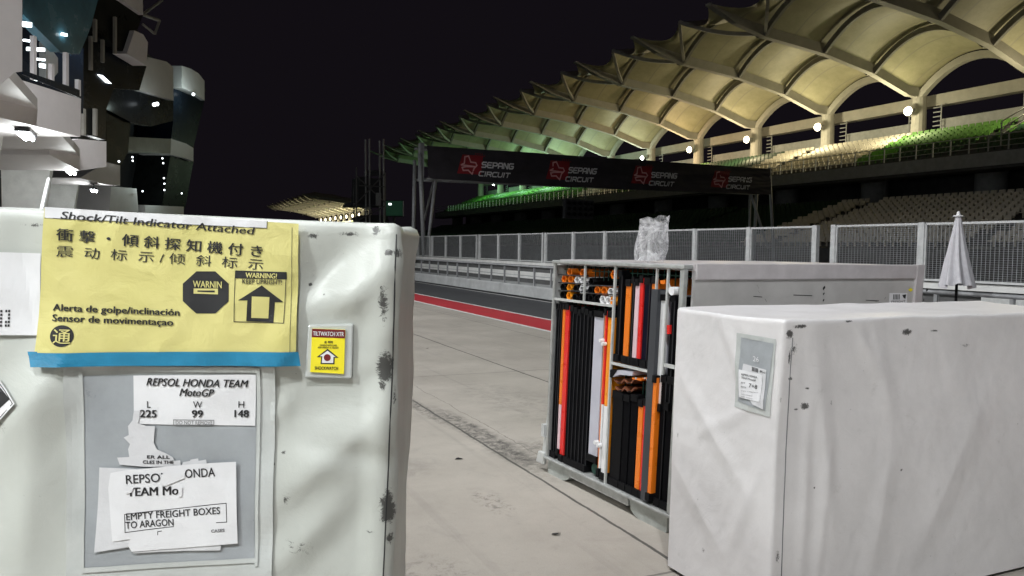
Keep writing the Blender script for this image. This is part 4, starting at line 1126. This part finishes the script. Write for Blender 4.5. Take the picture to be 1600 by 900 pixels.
# left base flange with latch
MB().prism([CW(-.135,.085,.03), CW(-.024,.085,.03), CW(-.022,.66,.03), CW(-.036,.66,.03), CW(-.125,.2,.03)], CN*.06).build('flange', M['alu'], ct, bevel=.006)
MB().box((-.105,.25,.0),(-.065,.34,.029),0,lambda p: CW(p.x,p.y,p.z)).build('latch', M['galv'], ct)
MB().prism([CW(-.15,.05,-.012), CW(-.04,.05,-.012), CW(-.04,.14,-.012), CW(-.12,.14,-.012)], CN*.03).build('corner_casting', M['alu'], ct, bevel=.01)
# dividers
def div(name, u0, u1, v0, v1, w0=-.004, w1=.010, m='alu'):
    f = MB(); cbox(f, u0, u1, v0, v1, w0, w1); f.build(name, M[m], ct)
uH = c7(318, 40)[0]; u2 = c7(508, 300)[0]; vH1 = c7(330, 270)[1]; u3 = c7(797, 120)[0]; u4 = c7(862, 300)[0]; vH2 = c7(610, 700)[1]
div('divider', uH-.005, uH+.005, vH1, CH); div('divider', u2-.007, u2+.007, VB, CH)
div('shelf', 0, u2-.011, vH1-.008, vH1+.008); div('shelf', u2+.011, c7(745,740)[0], vH2-.008, vH2+.008)
div('divider', u3-.006, u3+.004, c7(795,180)[1], CH); div('divider', u4-.006, u4+.004, c7(850,750)[1], CH)
div('shelf', c7(850,690)[0], CWD-.031, c7(860,690)[1]-.01, c7(860,690)[1]+.01)
ug0, ug1 = c8(624,300)[0], c8(668,300)[0]
div('grey_post', c7(752,600)[0], c7(752,600)[0]+.058, VB+.01, c7(795,180)[1], -.012, .05, 'paint_dark')
nt_ = MB()                                                              # green load netting behind the bars
for k in range(26):
    u = .03+k*.05; cbox(nt_, u, u+.006, CH-.10, CH-.005, .07, .075)
for (u, v0, v1) in [(c7(x, 850)[0], c7(600, 895)[1]-.05, c7(600, 760)[1]) for x in (520, 560, 640, 660, 680, 700, 715)]: cbox(nt_, u, u+.008, v0, v1, .07, .076)
cbox(nt_, 0, CWD-.03, CH-.045, CH-.04, .07, .076)
for k in range(12): cbox(nt_, .06+k*.055, .066+k*.055, vH1-.075, vH1-.02, .07, .075)
nt_.build('netting', M['green'], ct)
# sticker, rivets and dents on the long side
def csd(wd, v, off): return CW(CWD+.018+off, v, wd)
def cside(x, y):
    p = on_plane(x, y, CW(CWD+.018, 0, 0), CE + Vector((0,0,0)))
    return (p-CA).dot(CN), p.z
stk = MB(); q = [cside(*p) for p in ((1376,457),(1404,457),(1404,490),(1376,490))]
put(stk, poly2d(q), lambda u, v: csd(u, v, .003), 0)
for k in range(5):
    q = [cside(*p) for p in ((1382+k*2.2,459),(1383.2+k*2.2,459),(1383.2+k*2.2,467),(1382+k*2.2,467))]; put(stk, poly2d(q), lambda u, v: csd(u, v, .0042), 1)
q = [cside(*p) for p in ((1396,460),(1402,459),(1401,466),(1398,464))]; put(stk, poly2d(q), lambda u, v: csd(u, v, .0042), 1)
g = text2d('FREIGHT', 1, .02); wdt = max(v[0] for v in g[0]); a_ = cside(1379, 472); b_ = cside(1401, 473)
stk.add([csd(a_[0]+(b_[0]-a_[0])*x/wdt, a_[1]+y*.02, .0042) for x, y in g[0]], g[1], 1)
stk.build('shipping_label', [M['paper'], M['ink']], ct, normals=False)
hz = MB(); q = [cside(*p) for p in ((1405,452),(1409,449),(1413,452),(1409,455))]; put(hz, poly2d(q), lambda u, v: csd(u, v, .003), 0); hz.build('hazard_sticker', M['labyellow'], ct, normals=False)
for (x, y, s) in ((1171,447,2.2),(1173,455,1.6),(1184,468,1.8),(1274,449,2.5),(1274,458,1.6),(1274,468,1.6),(1356,470,1.4),(1370,465,1.3),(1430,468,1.5),(1435,452,2.4)):
    a = cside(x, y); rv = MB()
    put(rv, poly2d([(a[0]+s*.0045*math.cos(R(40*i+x)), a[1]+s*.0045*(1+.4*math.sin(x*i))*math.sin(R(40*i))) for i in range(9)]), lambda u, v: csd(u, v, .002), 0)
    rv.build('dent', M['ink'], ct, normals=False)
for (x, y, x2) in ((1165,462,1178),(1227,460,1256),(1340,468,1360)):
    a = cside(x, y); b = cside(x2, y+1); rv = MB(); put(rv, stroke2d([a, b], .004), lambda u, v: csd(u, v, .002), 0)
    rv.build('scratch', M['ink'], ct, normals=False)
# --- racked panels (each a thing)
PDEP = .85
def panel(u0, u1, v0, v1, face, label, group=None, side=None, low=None, split=None, w0=.015, name='racked_panel', edge=None, cat='panel'):
    t = thing(name, label, cat, CW((u0+u1)/2, v0, .3).to_tuple(), group)
    mb = MB(); mats = [M[face], M[side or face], M['black'], M[low or face], M['galv']]
    a, b = min(u0, u1), max(u0, u1); g_ = .003
    if split is not None:
        cbox(mb, a+g_, b-g_, split, v1, w0, w0+.02, 0); cbox(mb, a+g_, b-g_, v0+.02, split, w0, w0+.02, 3)
    else: cbox(mb, a+g_, b-g_, v0+.02, v1, w0, w0+.02, 0)
    o = mb.build('edge_strip', mats, t, bevel=.002)
    mb = MB(); cbox(mb, a+g_*2, b-g_*2, v0+.02, v1-.003, w0+.021, w0+PDEP, 0); mb.build('board', M[side or face], t)
    if edge:
        mb = MB(); cbox(mb, b-g_-.0028, b-g_, v0+.04, v1-.02, w0-.006, w0-.001); mb.build('steel_edge', M[edge], t)
    mb = MB(); cbox(mb, a+.001, b-.001, v0, v0+.045, w0-.012, w0+.10); mb.build('foot_cap', M['black'], t)
    mb = MB(); cbox(mb, a+.004, b-.004, v1-.03, v1+.012, w0-.008, w0+.05); mb.build('top_cap', M['black'], t)
    return t
vbot = VB+.004
def u7(x, y=600): return c7(x, y)[0]
vt = c7(300, 310)[1]
# left bay
blk = [(.012, u7(112)), (u7(114), u7(128)), (u7(129), u7(141))]
for i, (a, b) in enumerate(blk):
    panel(a, b, vbot, vt, 'blackpanel', 'slim black panel in the left bay, %s from the left end' % ORD[i], 'black panels racked in the open container', edge='dksteel')
panel(u7(143), u7(162), vbot+.03, c7(170, 285)[1], 'orange', 'orange board edge side by side with a red one in the left bay', None, low='pink', split=.52, name='racked_panel')
panel(u7(162), u7(190), vbot, c7(170, 285)[1], 'red', 'bright red full height panel among black ones in the left bay')
xs = [196, 222, 248, 272, 297, 322, 347]
for i in range(6):
    panel(u7(xs[i]), u7(xs[i+1]), vbot, vt-.01*(i % 3), 'blackpanel', 'black panel between the red panel and the pale grey board, %s from the left' % ORD[i], 'black panels racked in the open container', edge='dksteel')
panel(u7(356), u7(420), vbot+.09, c7(390, 335)[1], 'lilac', 'broad pale grey board right of the black panels in the left bay')
panel(u7(424), u7(441), vbot+.01, c7(450, 325)[1], 'orange', 'narrow orange-red board beside the pale grey board', side='red')
panel(u7(442), u7(455), vbot+.03, c7(450, 322)[1], 'red', 'narrow red board turning white towards its foot', low='white', split=.62, w0=.0)
panel(u7(457), u7(488), vbot+.01, c7(470, 335)[1], 'amber', 'amber board with white lower half beside the middle divider', low='white', split=.615, w0=.004)
for (x, y) in ((442, 522), (458, 545)):
    p = c7(x, y); o = MB().tube([CW(p[0], p[1], -.03), CW(p[0], p[1], .0)], .012, 10).build('locking_knob', M['white'], ct)
for (x, y) in ((355, 340), (372, 358)):
    p = c8(x, y); o = MB().tube([CW(p[0], p[1], -.03), CW(p[0], p[1], .0)], .013, 10).build('locking_knob', M['white'], ct)
MB().tube([CW(*c8(318, 500), .02), CW(*c8(318, 500), .10)], .035, 14).build('green_wheel', M['green'], ct)
# upper middle bay
def um(x): return u7(x, 400)
vb2 = vH2+.014
for a, b, m_, lab2, tp_ in ((514, 545, 'blackpanel', 'black panel beside the middle divider in the upper middle bay', 70), (566, 603, 'orange', 'orange panel leftmost of the two in the upper middle bay', 130),
                        (605, 627, 'blackpanel', 'thin black panel between orange and pale pink boards in the upper middle bay', 110), (628, 658, 'pink', 'pale pink board in the upper middle bay', 122),
                        (658, 684, 'red', 'red panel touching the pale pink board in the upper middle bay', 100), (690, 733, 'navy', 'dark navy panel between red and orange in the upper middle bay', 110),
                        (737, 772, 'orange', 'orange panel beside the grey post in the upper middle bay', 100)):
    panel(um(a), um(b), vb2, c7(640, tp_)[1], m_, lab2, edge='dksteel' if m_ in ('blackpanel', 'navy') else None)
panel(um(803), um(848), .68, c7(825, 220)[1], 'white', 'white board between the grey post and the right divider', side='lilac')
panel(um(872), um(905), .70, c7(880, 230)[1], 'blackpanel', 'black panel in the narrow right bay below the small fittings', edge='dksteel')
# lower middle bay
def ul(x): return c8(x, 300)[0]
for a, b, m_, lab2, tp_ in ((418, 480, 'black', 'wide black ribbed panel at the left of the lower middle bay', 85), (484, 522, 'blackpanel', 'black panel second from the left in the lower middle bay', 88),
                        (526, 566, 'blackpanel', 'black panel left of the short orange one in the lower middle bay', 75), (568, 598, 'orange', 'short orange panel in the lower middle bay', 95),
                        (599, 622, 'red', 'short red panel beside the short orange one', 82), (624, 634, 'white', 'thin white board against the grey post in the lower middle bay', 10)):
    panel(ul(a), ul(b), vbot, c8(560, tp_)[1], m_, lab2)
panel(ul(664), ul(690), vbot+.02, c7(795, 770)[1], 'orange', 'tall orange panel right of the grey post, at the container foot', w0=-.01)
panel(ul(694), ul(730), vbot, c7(830, 770)[1], 'blackpanel', 'black panel right of the tall orange one at the container foot', edge='dksteel')
panel(ul(732), CWD-.035, vbot, c7(830, 770)[1], 'blackpanel', 'rightmost black panel at the container foot', edge='dksteel')
# folded white tray and zigzag profiles on the lower shelf
tv = thing('folded_tray', 'folded black and white tray lying under the middle shelf', 'tray', CW(*c7(560, 770), .3).to_tuple())
a_, b_ = c7(492, 750), c7(640, 750)
MB().prism([CW(*c7(492,722),.0), CW(*c7(560,722),.0), CW(*c7(640,732),.0), CW(*c7(632,760),.0), CW(*c7(545,752),.0), CW(*c7(500,770),.0)], CN*.6).build('tray_body', M['lilac'], tv)
MB().prism([CW(*c7(488,716),-.004), CW(*c7(535,722),-.004), CW(*c7(500,772),-.004), CW(*c7(487,768),-.004)], CN*.5).build('tray_flap', M['black'], tv)
zz = [(505, 800, 'brown'), (572, 800, 'brown'), (512, 850, 'brown'), (575, 855, 'brown')]
for i, (x, y, m_) in enumerate(zz):
    t = thing('channel_profile', 'rust brown winged channel profile, %s and %s of four under the tray' % (('upper','upper','lower','lower')[i], ('left','right')[i % 2]), 'profile', CW(*c7(x+30, y), .3).to_tuple(), 'channel profiles on the lower shelf')
    pr2 = [(0,-20),(22,2),(42,2),(62,-18),(66,-8),(46,14),(20,14),(-2,-8)]
    MB().prism([CW(*c7(x+a, y+b), .01) for a, b in pr2], CN*.7).build('channel_body', M[m_], t)
    MB().prism([CW(*c7(x+a, y+b), .004) for a, b in ((24,5),(42,5),(42,11),(24,11))], CN*.006).build('channel_cap', M['black'], t)
for i, (x0, y0, x1, y1, m_) in enumerate(((632,772,692,790,'orange'), (700,772,745,778,'orange'), (732,780,744,895,'red'))):
    t = thing('loose_strip', ['orange strip lying over the brown profiles', 'short orange strip against the grey post', 'upright red strip beside the grey post above the short red panel'][i], 'strip', CW(*c7(x0, y1), .2).to_tuple())
    MB().prism([CW(*c7(x0,y0),0), CW(*c7(x1,y0+(6 if i == 0 else 0)),0), CW(*c7(x1,y1+(4 if i == 0 else 0)),0), CW(*c7(x0,y0+9 if i < 2 else y1),0)], CN*.5).build('strip_body', M[m_], t)
    p = c7((x0+x1)/2, y0+4); MB().tube([CW(p[0], p[1], -.008), CW(p[0], p[1], .0)], .005, 8).build('strip_bolt', M['galv'], t)
# hexagonal tubes in the two top compartments, each its own thing
def hexa(x, y, m_, label, r=19, length=.8, group='hexagonal tubes stacked in the top compartments'):
    cu_, cv_ = c7(x, y); rr = r/4.287*(1.33/195)*1.05
    t = thing('hexagonal_tube', label, 'tube', CW(cu_, cv_-rr, .3).to_tuple(), group)
    mb = MB(); vs = []; fs = []
    for k in range(6):
        a = R(60*k)
        for q, wv in ((1, .01), (1, length), (.80, length), (.80, .01)): vs.append(CW(cu_+rr*q*math.cos(a), cv_+rr*q*math.sin(a)*.92, wv))
    for k in range(6):
        a, b = 4*k, 4*((k+1) % 6)
        fs += [(a, b, b+1, a+1), (a+1, b+1, b+2, a+2), (a+2, b+2, b+3, a+3), (a+3, b+3, b, a)]
    mb.add(vs, fs); mb.build('tube_wall', M[m_], t)
    mb = MB(); mb.prism([CW(cu_+rr*.78*math.cos(R(60*k)), cv_+rr*.78*math.sin(R(60*k))*.92, .06) for k in range(6)], CN*.03); mb.build('end_plug', M['black'] if m_ != 'black' else M['dksteel'], t)
rows = [('left', [(205,66,'orange'),(292,70,'orange')]), ('left', [(168,112,'orange'),(212,115,'orange'),(255,120,'white'),(292,124,'white')]),
        ('left', [(160,166,'black'),(203,170,'amber'),(246,176,'black'),(288,182,'white')]), ('left', [(158,218,'black'),(200,224,'amber'),(240,236,'black'),(284,240,'black')]),
        ('right', [(500,82,'orange')]), ('right', [(350,130,'black')]), ('right', [(345,186,'black'),(390,188,'orange'),(436,192,'orange'),(480,198,'white')]),
        ('right', [(345,242,'black'),(386,246,'black'),(425,250,'white'),(462,254,'white'),(494,258,'amber')])]
rn = {'left': 0, 'right': 0}
for comp, its in rows:
    rn[comp] += 1
    for i, (x, y, m_) in enumerate(its):
        hexa(x, y, m_, '%s hexagonal tube, %s from the left in the %s row of the upper %s compartment' % ({'amber': 'amber'}.get(m_, m_), ORD[i], ['top','second','third','bottom'][rn[comp]-1], comp))
sh2 = MB()
for (xa, ya, xb, yb) in ((135,82,312,90),(135,134,310,142),(135,186,308,194),(322,152,508,160),(322,206,508,216)):
    a = c7(xa, ya); b = c7(xb, yb); sh2.bar(CW(a[0], a[1], .02), CW(b[0], b[1], .02), .03, .006)
sh2.build('wire_shelf', M['dksteel'], ct)
# small fittings in the narrow right bay
fi = thing('strapped_fittings', 'small black and white fittings strapped in the top of the narrow right bay', 'fittings', CW(*c7(890, 230), .1).to_tuple())
MB().tube([CW(*c7(905,192),-.01), CW(*c7(905,192),.04)], .024, 12).build('white_cap', M['white'], fi)
MB().prism([CW(*c7(820,120),.0), CW(*c7(852,118),.0), CW(*c7(850,146),.0), CW(*c7(824,144),.0)], CN*.05).build('orange_tag', M['orange'], fi)
MB().prism([CW(*c7(806,186),.0), CW(*c7(856,186),.0), CW(*c7(856,214),.0), CW(*c7(806,214),.0)], CN*.1).build('grey_clamp', M['paint_dark'], fi)
MB().tube([CW(*c7(868,208),.0), CW(*c7(888,165),.0), CW(*c7(880,140),.0)], .006, 6).build('strap', M['galv'], fi)
MB().prism([CW(*c7(866,420),.0), CW(*c7(884,420),.0), CW(*c7(882,480),.0), CW(*c7(866,480),.0)], CN*.03).build('red_tag', M['red'], fi)

# ------------------------------------------------------------------ clear plastic bag standing on the container
def plastic():
    b = NB('clear_plastic_film'); t = b.n('BsdfTransparent'); mxs = b.n('MixShader'); p = b.pos()
    b.set(Base_Color=(.93,.93,.96), Roughness=.35, Specular_IOR_Level=.5)
    fac = b.ramp(b.noise(9, 4, .6, p, 1.6), .44, .64, (.22,.22,.22,1), (.85,.85,.85,1))
    b.bump(b.noise(9, 2, .5, p, 1), .15, .02)
    b.l(fac, mxs.inputs[0]); tr = b.n('BsdfTranslucent'); tr.inputs[0].default_value = (.93,.93,.96,1); m2 = b.n('MixShader'); m2.inputs[0].default_value = .5; b.l(b.b.outputs[0], m2.inputs[1]); b.l(tr.outputs[0], m2.inputs[2]); b.l(t.outputs[0], mxs.inputs[1]); b.l(m2.outputs[0], mxs.inputs[2])
    b.l(mxs.outputs[0], b.t.nodes['Material Output'].inputs[0]); return b.m
M['film'] = plastic()
bgp = CW(.925, CH+.037, .085)
bag = thing('plastic_bag', 'clear plastic bag standing open on top of the container with crumpled scraps inside', 'bag', bgp.to_tuple())
def bagf(u, v, inner=0):
    a = u*2*math.pi; zz_ = v*.252
    rx_ = (.108 + .016*math.sin(v*4.6) + .012*v) ; ry_ = .07*(1-.2*v)
    k = 1+.10*noise.noise((math.cos(a)*1.8, math.sin(a)*1.8, v*2.4)) + .035*(1-abs(noise.noise((math.cos(a)*4, math.sin(a)*4, v*3+2)))*2)
    if v > .8: k *= 1+.08*math.sin(a*3+1)*(v-.8)*5
    return bgp + CE*(rx_*k*math.cos(a)+.035*v) + CN*(ry_*k*math.sin(a)) + Vector((0,0,zz_+.03*v*noise.noise((math.cos(a)*1.5, math.sin(a)*1.5, 7))+.01*math.cos(a)*v))
MB().grid(lambda u, v: bagf(u, v), 64, 30).build('film', M['film'], bag, smooth=True, weld=.0004, normals=False)
cr_ = MB(); random.seed(3)
for i in range(34):
    a = random.uniform(0, 6.28); r_ = random.uniform(0, .085); p = bgp + CE*(r_*math.cos(a)) + CN*(r_*.5*math.sin(a)) + Vector((0,0,random.uniform(.006,.055)))
    v1 = Vector((random.uniform(-1,1),random.uniform(-1,1),random.uniform(-1,1)))*.022; v2 = Vector((random.uniform(-1,1),random.uniform(-1,1),random.uniform(-1,1)))*.022
    cr_.add([p, p+v1, p+v1+v2, p+v2*.8+Vector((0,0,.004))], [(0,1,2),(0,2,3)])
cr_.build('crumpled_scraps', M['white'], bag, normals=False)

# ------------------------------------------------------------------ closed parasol
pxp = at_x(1495, 440, 10.3); ppx, ppy = pxp.x, pxp.y
pa = thing('closed_parasol', 'pale blue grey closed parasol on a black pole beside the railing', 'parasol', (ppx, ppy, 0))
zt, zb_ = at_x(1492, 338, 10.3).z, at_x(1495, 447, 10.3).z
def canf(u, v):
    a = u*2*math.pi; r_ = .035 + .165*v**1.05
    fold = 1 + (.20*v+.05)*math.cos(a*8+.6*math.sin(v*4)) + .08*v*math.cos(a*3+1)
    fold += .07*noise.noise((math.cos(a)*2, math.sin(a)*2, v*2.2)) + .03*noise.noise((math.cos(a)*5, math.sin(a)*5, v*5))
    hem = .018*math.cos(a*8)*(v > .93) + .03*math.sin(a*2)*max(0, v-.85)/.15
    return Vector((ppx+r_*fold*math.cos(a)-.03*(1-v), ppy+r_*fold*math.sin(a)*.95, zt+(zb_-zt)*v+hem))
MB().grid(canf, 96, 40).build('canopy', M['parasol'], pa, smooth=True, weld=.0004)
MB().tube([(ppx,ppy,.06),(ppx,ppy,zt-.02)], .019, 10).build('pole', M['black'], pa, smooth=True)
MB().tube([(ppx-.03,ppy,zt-.02),(ppx-.03,ppy,zt+.02),(ppx-.03,ppy,zt+.065)], [.03,.026,.016], 10).tube([(ppx-.03,ppy,zt-.005),(ppx-.03,ppy,zt+.012)], [.078,.05], 12).build('finial', M['white'], pa, smooth=True)
MB().tube([(ppx,ppy,0),(ppx,ppy,.05),(ppx,ppy,.07)], [.26,.25,.05], 20).build('base', M['concgrey'], pa)
MB().tube([(ppx+.02,ppy-.02,.86),(ppx+.05,ppy-.05,.86)], .016, 8).build('crank_knob', M['black'], pa)

# ------------------------------------------------------------------ small litter on the apron
for i, (x, y) in enumerate(((868, 836), (668, 545), (716, 718))):
    p = on_plane(x, y, Vector((0,0,0)), Vector((0,0,1)))
    mb = MB(); random.seed(i)
    ring = [p+Vector((.026*math.cos(R(60*k))*random.uniform(.4,1.4), .014*math.sin(R(60*k))*random.uniform(.4,1.4), random.uniform(.002,.012))) for k in range(6)]
    mb.add(ring+[q+Vector((0,0,.003)) for q in ring], [tuple(range(6)), tuple(range(11,5,-1))]+[(k,(k+1)%6,6+(k+1)%6,6+k) for k in range(6)])
    tag(mb.build('tape_scrap', M['ink']), ['curled dark tape scrap on the concrete in front of the container', 'small dark scrap on the concrete near the red stripe', 'dark scrap beside the stained concrete joint'][i], 'scrap')
